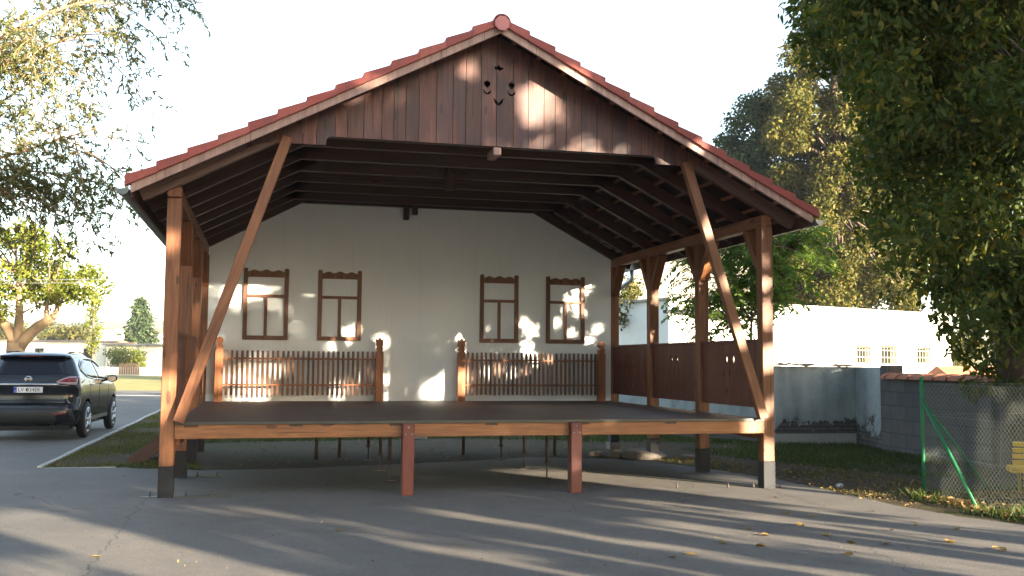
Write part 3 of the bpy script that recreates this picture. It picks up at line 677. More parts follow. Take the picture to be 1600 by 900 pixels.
# ------------------------------------------------------------------ picket fences on the stage
def finial(m, x, kind, y0, y1):
    w_ = .068
    if kind == 'ball':
        seq = [(w_, FL+.003), (w_, 1.76), (.045, 1.81), (.066, 1.845), (.035, 1.885)]
        ball = [(.062*math.cos(t), 1.945+.066*math.sin(t)) for t in np.linspace(-.95, PI/2, 9)]
        r = seq+ball
    else:
        r = [(w_, FL+.003), (w_, 1.76), (.042, 1.80), (.066, 1.83), (.04, 1.86), (.066, 1.90), (.062, 1.95), (.07, 2.005), (.035, 1.985), (0, 2.03)]
    pts = [(x+a, z) for a, z in r] + [(x-a, z) for a, z in r[::-1] if a > 1e-6]
    m.prism(pts, 1, y0, y1)
pk0 = None
for (x0, k0, x1, k1, lab) in ((-3.535, 'ball', -.745, 'tulip', 'brown picket fence under the left pair of window frames, ball finial at left'), (.765, 'tulip', 3.485, 'ball', 'brown picket fence under the right pair of window frames, ball finial at right')):
    fe = empty('picket_fence', ((x0+x1)/2, 5.92, FL), lab, 'fence', 'picket fences on the stage')
    off = np.array([-(x0+x1)/2, -5.92, -FL])
    def fbuild(m, name, mat, bevel=0):
        m.v = [tuple(np.array(v)+off) for v in m.v]; return m.build(name, mat, fe, bevel=bevel)
    for x, k in ((x0, k0), (x1, k1)):
        m = MB(); finial(m, x, k, 5.86, 5.98); fbuild(m, 'post', M['fence'])
    for z in (1.635, 1.175):
        o = beam('rail', Vector((x0+.07, 5.925, z))+Vector(off), Vector((x1-.07, 5.925, z))+Vector(off), .03, .07, M['fence'], fe, up=(0, 1, 0))
        o.rotation_euler = o.rotation_euler
    n = 30; st = (x1-x0-.16)/n
    for i in range(n):
        xc = x0+.08+st*(i+.5); z1 = 1.775+random.uniform(-.004, .004)
        if i == 0 and pk0 is None:
            m = MB(); m.box(-.021, .021, -.008, .008, 0, .785); pk0 = m.build('picket', M['picket'], fe, bevel=.003); o = pk0
        else:
            o = pk0.copy(); C.objects.link(o); o.parent = fe
        o.location = (xc+off[0], 5.900+off[1], .99+off[2]+random.uniform(-.004, .004)); o.rotation_euler[1] = random.uniform(-.006, .006)

# ------------------------------------------------------------------ car
car = empty('parked_car', (-7.17, 8.55, gz(-7.2)), 'black SUV seen from behind, parked on the road left of the stage', 'car', rz=math.radians(-2.5))
KS = 1.0
SLC = [(.24, .30, 4.25, .78), (.32, .07, 4.45, .86), (.46, .0, 4.57, .90), (.60, .0, 4.60, .912), (.68, .03, 4.60, .915), (.72, .09, 4.60, .918), (.86, .115, 4.58, .92), (.98, .10, 4.5, .918), (1.04, .085, 4.3, .912), (1.08, .085, 3.9, .905), (1.12, .095, 3.45, .895), (1.17, .11, 3.32, .885), (1.24, .15, 3.2, .86), (1.36, .24, 2.98, .80), (1.5, .34, 2.68, .73), (1.58, .39, 2.48, .69), (1.605, .30, 2.4, .675), (1.64, .28, 2.28, .655), (1.675, .36, 2.12, .60), (1.70, .6, 1.9, .5), (1.712, .9, 1.6, .3)]
SZ = np.array([s[0] for s in SLC])
def sl(z, i): return float(np.interp(z, SZ, [s[i] for s in SLC]))
def halfw(y, z):
    w_ = sl(z, 3); ya, yb_ = sl(z, 1), sl(z, 2); t = (y-(ya+yb_)/2)/((yb_-ya)/2+1e-6)
    return w_*(1-.035*abs(t)**3)
def reary(x, z):
    w_ = sl(z, 3); rc_ = min(.22, w_*.4); ax = abs(x); e = max(0, ax-(w_-rc_))
    return sl(z, 1)+.035*(ax/w_)**2+rc_-math.sqrt(max(rc_**2-e*e, 0.0004))
bm_ = MB(); rings = []
for (z, ya, yf, w_) in SLC:
    rc_ = min(.22, w_*.4); rf = min(.5, w_*.6, (yf-ya)*.3); half = []
    for x in np.linspace(0, w_-rc_, 6): half.append((x, ya+.035*(x/w_)**2))
    for t in np.linspace(0, PI/2, 6)[1:]: half.append((w_-rc_+rc_*math.sin(t), ya+.035+rc_*(1-math.cos(t))))
    y0_ = half[-1][1]
    for y in np.linspace(y0_, yf-rf-.1, 14)[1:]: half.append((halfw(y, z) if y > y0_ else w_, y))
    xe = half[-1][0]
    for t in np.linspace(0, PI/2, 6)[1:]: half.append((xe-rf*(1-math.cos(t)), yf-rf-.1+rf*math.sin(t)))
    xe2 = half[-1][0]
    for u in np.linspace(0, 1, 5)[1:]: half.append((xe2*(1-u), yf-.1+.1*(1-(1-u)**2)))
    full = half + [(-x, y) for x, y in half[-2:0:-1]]
    rings.append([(x, y, z) for x, y in full])
n = len(rings[0]); vs = [p for r in rings for p in r]
fs = [(i*n+k, i*n+(k+1) % n, (i+1)*n+(k+1) % n, (i+1)*n+k) for i in range(len(rings)-1) for k in range(n)]
fs += [tuple(range(n-1, -1, -1)), tuple((len(rings)-1)*n+k for k in range(n))]
bm_.add(vs, fs, 0, True); body = bm_.build('body', M['paint'], car)
WY = (.98, 3.68); WR = .365
cut = MB()
for y in WY:
    cut.lathe([(0, -1.2), (.43, -1.2), (.43, 1.2), (0, 1.2)], 28, 0, (0, y, .37)) if False else None
    for s in (-1, 1):
        a, b_ = sorted((s*.62, s*1.2))
        cut.prism([(y+.425*math.cos(t), .37+.425*math.sin(t)) for t in np.linspace(0, 2*PI, 29)[:-1]], 0, a, b_)
carve(body, cut)
for p_ in body.data.polygons: p_.use_smooth = True
try:
    body.data.set_sharp_from_angle(angle=math.radians(28))
except Exception: pass
def patch(name, poly2, fn, mat, parent, sub=3, smooth=True):
    b = bmesh.new(); vs = [b.verts.new((u, v, 0)) for u, v in poly2]; b.faces.new(vs)
    bmesh.ops.triangulate(b, faces=b.faces[:])
    bmesh.ops.subdivide_edges(b, edges=b.edges[:], cuts=sub, use_grid_fill=True)
    bmesh.ops.triangulate(b, faces=b.faces[:])
    for v in b.verts: v.co = Vector(fn(v.co.x, v.co.y))
    bmesh.ops.recalc_face_normals(b, faces=b.faces[:])
    me = bpy.data.meshes.new(name); b.to_mesh(me); b.free(); me.materials.append(mat)
    for p_ in me.polygons: p_.use_smooth = smooth
    o = bpy.data.objects.new(name, me); C.objects.link(o); o.parent = parent
    md = o.modifiers.new('solid', 'SOLIDIFY'); md.thickness = .006; md.offset = 0
    return o
def rear(off): return lambda u, v: (u, reary(u, v)-off, v)
def side(s, off): return lambda u, v: (s*(halfw(u, v)+off), u, v)
patch('rear_window', [(-.70, 1.27), (.70, 1.27), (.67, 1.36), (.60, 1.575), (-.60, 1.575), (-.67, 1.36)], rear(.006), M['carglass'], car, 5)
patch('brake_lamp', [(-.2, 1.612), (.2, 1.612), (.2, 1.628), (-.2, 1.628)], rear(.012), M['redlens'], car, 1)
dlo = [(.80, 1.34), (1.05, 1.235), (1.5, 1.19), (2.03, 1.17), (2.03, 1.56), (1.5, 1.575), (1.15, 1.545), (.88, 1.45)]
dlo2 = [(2.09, 1.17), (2.95, 1.14), (2.98, 1.165), (2.55, 1.46), (2.35, 1.53), (2.09, 1.56)]
for s in (-1, 1):
    patch('side_window', dlo, side(s, .004), M['carglass'], car, 4)
    patch('side_window', dlo2, side(s, .004), M['carglass'], car, 4)
    pth = [(.78, 1.345), (1.03, 1.225), (1.5, 1.175), (2.05, 1.155), (3.02, 1.125), (3.02, 1.15), (2.58, 1.475), (2.36, 1.55), (2.05, 1.58), (1.5, 1.592), (1.12, 1.562), (.84, 1.46), (.78, 1.345)]
    m = MB(); m.tube([(s*(halfw(y, z)+.008), y, z) for y, z in pth], .011, 6); m.build('window_trim', M['chrome'], car)
    # tail lamp: wraps the corner
    q = [(s*.50, 1.13), (s*.56, 1.105), (s*.70, 1.085), (s*.86, 1.075), (s*.86, 1.24), (s*.72, 1.235), (s*.60, 1.19)]
    tl = patch('tail_light', q, rear(.012), M['clearlens'], car, 4)
    q2 = [(s*.55, 1.135), (s*.72, 1.13), (s*.85, 1.13), (s*.85, 1.215), (s*.72, 1.21), (s*.62, 1.175)]
    patch('lamp_lens', q2, rear(.018), M['redlens'], tl, 3)
    patch('lamp_side', [(.26, 1.075), (.62, 1.12), (.76, 1.17), (.55, 1.23), (.28, 1.24)], side(s, .008), M['redlens'], tl, 3)
    patch('reflector', [(s*.50, .50), (s*.72, .51), (s*.72, .54), (s*.50, .53)], rear(.01), M['redlens'], car, 1)
    for y in (1.25, 2.2):
        m = MB(); m.tube([(s*(halfw(y, 1.06)+.012), y, 1.06), (s*(halfw(y, 1.06)+.035), y+.05, 1.062), (s*(halfw(y, 1.06)+.035), y+.17, 1.062), (s*(halfw(y, 1.06)+.012), y+.22, 1.06)], .014, 8); m.build('door_handle', M['chrome'] if s > 0 else M['paint'], car)
    m = MB(); m.box(s*.87-.015, s*.87+.015, .95+.45, 3.2, .33, .5); m.build('sill_trim', M['trimblack'], car)
    # door seams
    m = MB()
    for y in (2.06, 3.05, 1.18):
        m.tube([(s*(halfw(y, z)+.001), y, z) for z in (.55, .7, .85, 1.0, 1.14)], .004, 5)
    m.build('door_seam', M['black'], car)
    # mirror
    m = MB(); cx_, cy_, cz_ = s*1.035, 2.78, 1.16
    vs = []; 
    for i, (dy, sc_) in enumerate(((-.06, .85), (-.03, 1), (.03, .95), (.085, .5))):
        for k in range(12):
            t = 2*PI*k/12; vs.append((cx_+.115*sc_*math.cos(t), cy_+dy, cz_+.08*sc_*math.sin(t)))
    fs = [(i*12+k, i*12+(k+1) % 12, (i+1)*12+(k+1) % 12, (i+1)*12+k) for i in range(3) for k in range(12)]+[tuple(range(11, -1, -1)), tuple(range(36, 48))]
    m.add(vs, fs, 0, True); m.tube([(s*.88, 2.82, 1.12), (s*.97, 2.79, 1.14)], .025, 6)
    mi = m.build('wing_mirror', M['paint'], car)
    m = MB(); m.add([(cx_+.09*math.cos(2*PI*k/12), cy_-.064, cz_+.062*math.sin(2*PI*k/12)) for k in range(12)], [tuple(range(12))]); m.build('mirror_glass', plain('warm_mirror', (.5, .42, .36), .15, .6), mi)
    m = MB(); m.tube([(s*.56, .75, 1.70), (s*.565, 1.5, 1.725), (s*.56, 2.15, 1.69)], .016, 6); m.build('roof_rail', M['trimblack'], car)
    for y in WY:   # wheels
        xo = s*.885
        m = MB(); m.lathe([(.235, -s*.11), (.34, -s*.115), (WR, -s*.08), (WR, s*.0), (WR-.004, s*.02), (.34, s*.04), (.25, s*.042), (.235, s*.03)], 32, 0, (xo, y, WR)); wh = m.build('wheel', M['black'], car)
        m = MB(); m.lathe([(.245, s*.036), (.225, s*.03), (.215, -s*.06), (0, -s*.06)], 32, 0, (xo, y, WR)); rm = m.build('rim_well', M['trimblack'], wh)
        m = MB()
        m.lathe([(.248, s*.034), (.248, s*.046), (.225, s*.046), (.218, s*.03)], 32, 0, (xo, y, WR))
        for k in range(5):
            a = 2*PI*k/5+.3
            for d_ in (-.16, .16):
                c1, s1 = math.cos(a+d_*.55), math.sin(a+d_*.55); c2, s2 = math.cos(a+d_), math.sin(a+d_)
                m.tube([(xo+s*.03, y+.05*c1, WR+.05*s1), (xo+s*.042, y+.23*c2, WR+.23*s2)], [.022, .016], 6)
        m.lathe([(0, s*.05), (.05, s*.046), (.06, s*.02)], 16, 0, (xo, y, WR))
        m.build('rim', M['alloy'], wh)
m = MB(); m.tube([(x, reary(x, 1.085)-.02, 1.085) for x in np.linspace(-.56, .56, 13)], .016, 8); m.build('chrome_strip', M['chrome'], car)
patch('lower_bumper', [(-.84, .30), (.84, .30), (.86, .45), (.80, .63), (-.80, .63), (-.86, .45)], rear(.008), M['trimblack'], car, 4)
patch('tailgate_crease', [(-.74, .72), (.74, .72), (.70, .80), (.3, .77), (-.3, .77), (-.70, .80)], rear(.008), M['paint'], car, 3)
m = MB(); m.lathe([(.055, -.004), (.062, 0), (.062, .008), (.043, .008), (.043, -.004)], 20, 1, (0, reary(0, 1.185)-.022, 1.185)); m.box(-.075, .075, reary(0, 1.185)-.028, reary(0, 1.185)-.016, 1.17, 1.20)
m.build('ring_badge', M['chrome'], car)
pl = MB(); py = reary(.1, .99)-.03
pl.box(-.245, .275, py-.006, py, .925, 1.035); plate = pl.build('license_plate', M['plate'], car, bevel=.003)
m = MB(); m.box(-.2449, -.19, py-.009, py-.0065, .928, 1.032); m.build('blue_band', M['plateblue'], plate)
def text(body_, size, loc, mat, parent, ext=.001):
    cu = bpy.data.curves.new('t', 'FONT'); cu.body = body_; cu.size = size; cu.extrude = ext; cu.align_x = 'CENTER'; cu.align_y = 'CENTER'
    o = bpy.data.objects.new('t', cu); C.objects.link(o)
    dg = bpy.context.evaluated_depsgraph_get(); me = bpy.data.meshes.new_from_object(o.evaluated_get(dg)); bpy.data.objects.remove(o)
    o = bpy.data.objects.new('lettering', me); C.objects.link(o); me.materials.clear(); me.materials.append(mat); o.parent = parent
    o.location = loc; o.rotation_euler = (PI/2, 0, 0); return o
lt = text('LV', .105, (-.115, py-.009, .98), M['plateblack'], plate); lt.scale = (.95, 1, 1)
lt = text('034EK', .105, (.11, py-.009, .98), M['plateblack'], plate); lt.scale = (.92, 1, 1)
lt = text('SK', .03, (-.217, py-.0105, .955), M['plate'], plate)
m = MB(); m.prism([(-.03, .99), (-.025, .965), (-.012, .95), (.001, .965), (.006, .99), (.004, 1.005), (-.028, 1.005)], 1, py-.0095, py-.0065); m.build('crest', M['plateblack'], plate)
m = MB(); m.lathe([(.03, 0), (.035, .06), (.03, .06), (.026, 0)], 12, 1, (.48, .02, .27)); m.build('exhaust', M['zinc'], car)
m = MB(); m.prism([(.75, 1.70), (.95, 1.708), (.93, 1.72), (.77, 1.775)], 0, -.012, .012); m.build('antenna_fin', M['paint'], car)
m = MB(); m.box(-.7, .7, .3, 4.0, .22, .3); m.build('underbody', M['black'], car)
m = MB(); m.box(-.72, .72, .15, .6, .2, .3); m.build('silencer', M['black'], car)
# ------------------------------------------------------------------ trees
def clump_points(center, rad, n):
    v = rng.normal(size=(n, 3)); v /= np.linalg.norm(v, axis=1)[:, None]
    r = rng.random(n)**.45
    return np.asarray(center)+v*r[:, None]*np.asarray(rad)
def tree(name, label, cat, base, trunk_paths, clumps, size, aspect, leafm, bark, group=None, droop=-.3, mask=None, limb_r=.05, limbs_from=None, every=1):
    base = np.asarray(base, float)
    root = empty(name, tuple(base), label, cat, group)
    m = MB()
    for path, r0, r1 in trunk_paths:
        path = np.asarray(path)-base; k = len(path)
        m.tube(path, list(np.linspace(r0, r1, k)), 9)
    src = np.concatenate([np.asarray(p)[len(p)//2:] for p, _, _ in trunk_paths]) if limbs_from is None else np.asarray(limbs_from)
    for c, r, n_ in clumps[::every]:
        if limb_r <= 0: break
        d = np.linalg.norm(src-c, axis=1)+.6*np.maximum(0, src[:, 2]-c[2]+.3); s_ = src[np.argmin(d)]
        mid = (s_+c)/2+np.array([rng.normal()*.15, rng.normal()*.15, .12])*np.linalg.norm(c-s_)*.6
        pts = bez(s_, mid, c, 6)-base
        m.tube(pts, list(np.linspace(limb_r, limb_r*.22, 6)), 5, cap=False)
    tr = m.build('trunk', bark, root, fix=False)
    P = np.concatenate([clump_points(c, r, n_) for c, r, n_ in clumps]); n_ = len(P)
    D = rnd_dirs(n_, droop); Nn = rnd_dirs(n_, .8); sz = size*rng.uniform(.6, 1.2, n_)
    if mask is not None:
        k = ~mask(P+D*sz[:, None]*.5); P, D, Nn, sz = P[k], D[k], Nn[k], sz[k]
    leaves('crown', P, D, Nn, sz, aspect, leafm, root, base)
    return root
def gp(x, y): return np.array([x, y, gz(x)])
# row of trees behind the viewer, between the low sun and the yard: their shade is what covers the stage
SH = np.array([math.sin(AZ), -math.cos(AZ)]); PP = np.array([math.cos(AZ), math.sin(AZ)]); TE = math.tan(EL)
BLOB = [(-1.17, 2.21, .09), (-.64, 1.95, .13), (-.5, 1.58, .12), (-.58, 1.25, .07), (-1.57, 1.88, .11), (-1.44, 1.02, .22), (-1.2, 1.25, .17), (-.6, .93, .08), (-.33, 1.06, .06), (.08, 1.12, .12), (.3, 1.0, .13), (.44, 1.2, .12), (.62, 1.27, .17), (.66, 1.0, .11), (2.03, 2.37, .12), (2.15, 2.2, .1), (2.91, 2.82, .15), (3.3, 3.05, .15), (3.1, 2.55, .1), (2.66, 2.4, .09), (3.5, 2.25, .09), (3.3, 2.05, .09), (2.1, 1.84, .15), (.85, 2.05, .08), (-3.07, 1.2, .1), (1.3, 1.4, .1), (2.3, 1.6, .08), (3.1, 2.95, .1), (1.8, 1.35, .07), (2.45, 2.25, .07), (2.95, 2.2, .06)]
FRONT = [(.58, 4.92, .22), (2.36, 4.31, .04), (-.36, 5.3, .05), (3.62, .76, .11), (3.86, 1.02, .1), (3.87, 1.7, .18), (3.87, 2.2, .1), (3.86, .5, .12), (3.86, .3, .16), (3.86, .12, .16), (3.3, 1.95, .1), (2.95, 3.4, .07), (3.86, 2.7, .07), (-3.85, 3.0, .06)]
def litmask(P):
    """where the photograph shows sun reaching the stage, the crowns have their gaps"""
    t = P[:, 1]/math.cos(AZ)/math.cos(EL)*-1
    t = (-.05-P[:, 1])/(-SUN[1])                          # steps along -SUN to the front plane
    fx = P[:, 0]-SUN[0]*t; fz = P[:, 2]-SUN[2]*t
    kill = np.zeros(len(P), bool)
    for x, z, r in FRONT: kill |= ((fx-x)**2+(fz-z)**2) < (r+(.04 if x > 3.8 else .1))**2
    t2 = (DP-P[:, 1])/(-SUN[1]); bx = P[:, 0]-SUN[0]*t2; bz = P[:, 2]-SUN[2]*t2
    ok = bz > .9
    for x, z, r in BLOB: kill |= ok & (rng.random(len(P)) < 1.1*np.exp(-1.1*((bx-x)**2+(bz-z)**2)/(r+.1)**2))
    tg = (P[:, 2]+.03)/SUN[2]; gx = P[:, 0]-SUN[0]*tg; gy = P[:, 1]-SUN[1]*tg
    q = gx*PP[0]+gy*PP[1]; al = gx*SH[0]+gy*SH[1]
    def band(a, b, lo_, hi_): return (q > a) & (q < b) & (al > lo_) & (al < hi_)
    hold = ((fx > 1.2) & (fx < 4.1) & (fz > .6) & (fz < .92)) | ((fx > 3.6) & (fx < 4.1) & (fz > .45) & (fz < 3.4)) | ((np.abs(fx) < 4) & (fz > 4.1))
    kill |= ~hold & band(1.85, 3.3, -1.9, 9) | band(-5.5, -4.6, -2.8, 9) | band(-3.25, -3.05, .9, 9)
    thin = (band(.1, 1.0, 1.5, 9) | band(-1.0, -.2, 2.5, 9) | band(1.4, 1.9, 3, 9) | band(-1.8, -1.45, .2, 9) | band(-2.5, -2.3, 2, 9) | band(3.4, 4.6, 1, 9) | band(-6.4, -5.5, 0, 9)) & (rng.random(len(P)) < .955)
    return kill | (thin & ~hold)
rowlab = ['tall leafy tree behind the viewer, westernmost of the shading row', 'broad leafy tree behind the viewer, second of the shading row', 'broad leafy tree behind the viewer, third of the shading row', 'dense leafy tree behind the viewer, fourth of the shading row', 'dense leafy tree behind the viewer, fifth of the shading row', 'tall leafy tree behind the viewer, easternmost of the shading row']
for i, (q_, top) in enumerate(((-8.2, 8.0), (-3.8, 9.7), (.3, 13.2), (4.4, 14.0), (8.6, 11.5), (13.0, 11.5))):
    al_ = 20+rng.uniform(-.8, .8); bx, by = SH*al_+PP*q_; b0 = gp(bx, by)
    cl = []
    for k in range(int(22*top)):
        cq = q_+rng.uniform(-2.7, 2.7); ca = al_+rng.uniform(-1.6, 1.6); f_ = abs(cq-q_)/2.7
        cz = rng.uniform(2.0, top-.4-1.3*f_**2)
        if (q_ > 6 and cz > 6.2 and rng.random() < .5) or (q_ > 4 and cz > 9 and rng.random() < .5): continue
        x, y = SH*ca+PP*cq; cl.append((np.array([x, y, cz]), (.6, .6, .5), 140))
    tree('shade_tree', rowlab[i], 'tree', b0, [(bez(b0-[0, 0, .2], b0+[.1, .1, 3], b0+[.15*rng.normal(), .15*rng.normal(), top*.75], 8), .17, .06)], cl, .22, .75, M['leaf_row'], M['bark'], 'row of trees behind the viewer', mask=litmask, limb_r=.025, every=9)

for i, (bx, by, top, lab) in enumerate(((-7.5, -22.5, 17, 'wide leafy tree added unseen behind the viewer to block skylight, on the left of the yard'), (-15, -20, 17, 'wide leafy tree added unseen behind the viewer to block skylight, far left of the yard'), (-1.5, -25.5, 18, 'wide leafy tree added unseen behind the viewer to block skylight, farthest back'), (-21, -13, 13, 'wide leafy tree added unseen left of the viewer to block skylight, beside the yard'))):
    b0 = gp(bx, by); cl = []  # unseen trees added to block skylight and deepen the shade on the stage
    for k in range(120):
        v = rng.normal(size=3); v /= np.linalg.norm(v); v *= rng.random()**.4
        cl.append((b0+np.array([v[0]*4.3, v[1]*3.4, top*.55+v[2]*top*.43]), (.8, .8, .7), 34))
    tree('sky_blocking_tree', lab, 'tree', b0, [(bez(b0-[0, 0, .2], b0+[.1, .1, 3], b0+[.2, -.2, top*.75], 8), .22, .07)], cl, .42, .75, M['leaf_row'], M['bark'], 'unseen trees added around the yard to block skylight', mask=litmask, limb_r=.04, every=5)
# big dark tree overhanging the right edge
D0 = 15.5; tb = at(1592, 740, D0); tb[2] = gz(tb[0]); tk = at(1575, 520, D0)
paths = [(bez(tb-[0, 0, .2], at(1600, 640, D0), tk, 7), .3, .24), (bez(tk, at(1560, 440, D0), at(1530, 250, D0+1.5), 7), .2, .05), (bez(tk, at(1620, 400, D0), at(1640, 60, D0), 8), .2, .06), (bez(tk, at(1700, 420, D0+.6), at(1780, 240, D0+1), 7), .16, .06)]
cl = []
def edge_x(y): return float(np.interp(y, [-200, 0, 60, 130, 200, 300, 380, 440, 490, 540, 600], [1180, 1230, 1240, 1285, 1310, 1325, 1340, 1390, 1440, 1500, 1530]))
while len(cl) < 440:
    y = rng.uniform(-170, 560); x = rng.uniform(1200, 1680)
    if x < edge_x(y)+25 or (x < edge_x(y)+110 and rng.random() < .45): continue
    if y > 490 and 1450 < x < 1700 and rng.random() < .6: continue
    rr_ = rng.uniform(.28, .62); cl.append((at(x, y, D0+rng.uniform(-3.2, 3.0)), (rr_, rr_, rr_*.8), int(95+rr_*220)))
for x, y in ((1545, 575), (1580, 600), (1525, 560), (1590, 640), (1555, 600), (1500, 545), (1475, 505), (1520, 600)): cl.append((at(x, y, D0+rng.uniform(-1.5, .5)), (.22, .22, .22), 60))
for x, y in ((1245, 15), (1262, 35), (1280, 25), (1300, 60), (1320, 95), (1345, 120)): cl.append((at(x, y, D0-1+rng.uniform(-.5, .5)), (.2, .2, .16), 26))
tree('walnut_tree', 'huge dark-leaved walnut tree overhanging the right edge, thick trunk behind the block wall', 'tree', tb, paths, cl, .135, .5, M['leaf_dark'], M['bark'], droop=-.7, limb_r=.02, mask=litmask, every=3)
# trees behind the white building
def bigtree(name, label, cx, D, pts, n, rr, leafm, size, baseY=None, bark='bark', nl=330, group=None):
    b0 = at(cx, 560, D); b0[2] = gz(b0[0]); top = at(cx, min(p[1] for p in pts)+40, D)
    paths = [(bez(b0-[0, 0, .3], (b0+top)/2+[.3, 0, 0], top, 9), .45, .1)]
    poly_ = pts; cl = []
    xs_ = [p[0] for p in pts]; ys_ = [p[1] for p in pts]
    def inside(x, y):
        c = False
        for (x1, y1), (x2, y2) in zip(poly_, poly_[1:]+poly_[:1]):
            if (y1 > y) != (y2 > y) and x < (x2-x1)*(y-y1)/(y2-y1)+x1: c = not c
        return c
    while len(cl) < n:
        x, y = rng.uniform(min(xs_), max(xs_)), rng.uniform(min(ys_), max(ys_))
        if inside(x, y): cl.append((at(x, y, D+rng.uniform(-3.5, 3.5)), (rr, rr, rr*.8), nl))
    return tree(name, label, 'tree', b0, paths, cl, size, .6, leafm, M[bark], group, limb_r=.07)
bigtree('broadleaf_tree', 'tall bluish-green tree left of the golden one, behind the white building', 1190, 50, [(1140, 200), (1170, 140), (1225, 130), (1260, 200), (1270, 330), (1290, 482), (1130, 482), (1160, 330), (1128, 250), (1122, 210)], 125, .8, M['leaf_blue'], .2, group='trees behind the white building', nl=380)
bigtree('broadleaf_tree', 'tall golden-leaved tree catching the sun behind the white building', 1300, 46, [(1205, 150), (1228, 110), (1250, 60), (1300, -20), (1400, -20), (1440, 200), (1430, 330), (1420, 478), (1330, 482), (1240, 476), (1225, 330), (1215, 230)], 300, .75, M['leaf_gold'], .19, group='trees behind the white building')
bigtree('broadleaf_tree', 'dark green tree behind the roof end of the white building, right of the golden one', 1420, 52, [(1270, 20), (1300, -60), (1500, -60), (1620, 100), (1640, 440), (1520, 500), (1400, 488), (1350, 480), (1300, 488), (1205, 485), (1225, 430), (1330, 250)], 260, .9, M['leaf_dark'], .22, group='trees behind the white building', nl=300)
b_ = at(1465, 560, 60); b_[2] = gz(b_[0])
tree('pale_bush', 'rounded pale olive bush beyond the right end of the white building', 'bush', b_, [(bez(b_, b_+[0, 0, 1], b_+[0, 0, 2.5], 4), .1, .05)], [(at(1500+rng.normal()*16, 545+rng.normal()*18, 60+rng.normal()), (.8, .8, .7), 150) for _ in range(26)], .17, .5, M['leaf_gold'], M['bark'], limb_r=.03)
# young tree with long fronds right of the stage
def fronds(name, label, base, stems, tips, leafm, nlf=11, ls=.17):
    base = np.asarray(base); root = empty(name, tuple(base), label, 'tree'); m = MB(); P = []; D = []
    for s_, r in stems: m.tube(np.asarray(s_)-base, list(np.linspace(r, r*.4, len(s_))), 7)
    allst = np.concatenate([np.asarray(s_)[len(s_)//3:] for s_, _ in stems])
    for t_ in tips:
        s_ = allst[np.argmin(np.linalg.norm(allst-t_, axis=1))]
        m.tube(bez(s_, (s_+t_)/2+[0, 0, .15], t_, 5)-base, [.016, .014, .011, .009, .006], 5)
        for _ in range(5):
            dr = rng.normal(size=3); dr[2] *= .3; dr /= np.linalg.norm(dr); ln = rng.uniform(.45, .8)
            e = t_+dr*ln+[0, 0, -.32*ln]; pts = bez(t_, t_+dr*ln*.55+[0, 0, .12], e, nlf+1)
            m.tube(pts-base, .004, 4, cap=False)
            sd = np.cross(dr, [0, 0, 1]); sd /= np.linalg.norm(sd)+1e-9
            for q in range(2, nlf+1):
                ax = pts[q]-pts[q-1]; ax /= np.linalg.norm(ax)
                for sg in (-1, 1):
                    P.append(pts[q]); D.append(sd*sg+ax*.45+np.array([0, 0, -.35])+rng.normal(size=3)*.12)
    m.build('trunk', M['bark'], root, fix=False)
    P = np.array(P); D = np.array(D); leaves('crown', P, D, rnd_dirs(len(P), 2.5), ls*rng.uniform(.7, 1.15, len(P)), .34, leafm, root, base)
DF = 23.0
sb = at(1172, 640, DF); sb[2] = gz(sb[0])
stems = [(bez(sb, at(1172, 560, DF), at(1176, 420, DF), 8), .05), (bez(at(1168, 545, DF), at(1150, 500, DF), at(1105, 470, DF), 6), .03), (bez(at(1172, 600, DF), at(1200, 520, DF-.5), at(1240, 390, DF-.6), 7), .035), (bez(at(1174, 500, DF), at(1130, 440, DF+.5), at(1085, 400, DF+.8), 6), .03)]
tips = []
for _ in range(120):
    x = rng.uniform(1068, 1285); y = rng.uniform(352, 505)
    if x < 1120 and y > 470 and rng.random() < .5: continue
    if x > 1215 and y > 445: continue
    tips.append(at(x, y, DF+rng.uniform(-1.6, 1.4)))
tips += [at(x, y, DF-.8) for x, y in ((1130, 510), (1115, 520), (1230, 470), (1215, 400), (1250, 455), (1275, 360), (1265, 350))]
fronds('young_tree', 'slender young tree with fresh green fronds between the stage rail and the white building', sb, stems, tips, M['leaf_frond'])
b2 = at(975, 560, 33); b2[2] = gz(b2[0])
tree('autumn_bush', 'yellow-leaved shrub glimpsed between the back posts, left of the plank barn', 'bush', b2, [(bez(b2, b2+[0, 0, 1.5], b2+[0, 0, 4], 5), .06, .03)], [(at(rng.uniform(962, 992), rng.uniform(425, 500), 33+rng.normal()*.5), (.35, .35, .35), 70) for _ in range(22)], .13, .6, M['leaf_gold'], M['bark'], limb_r=.02)

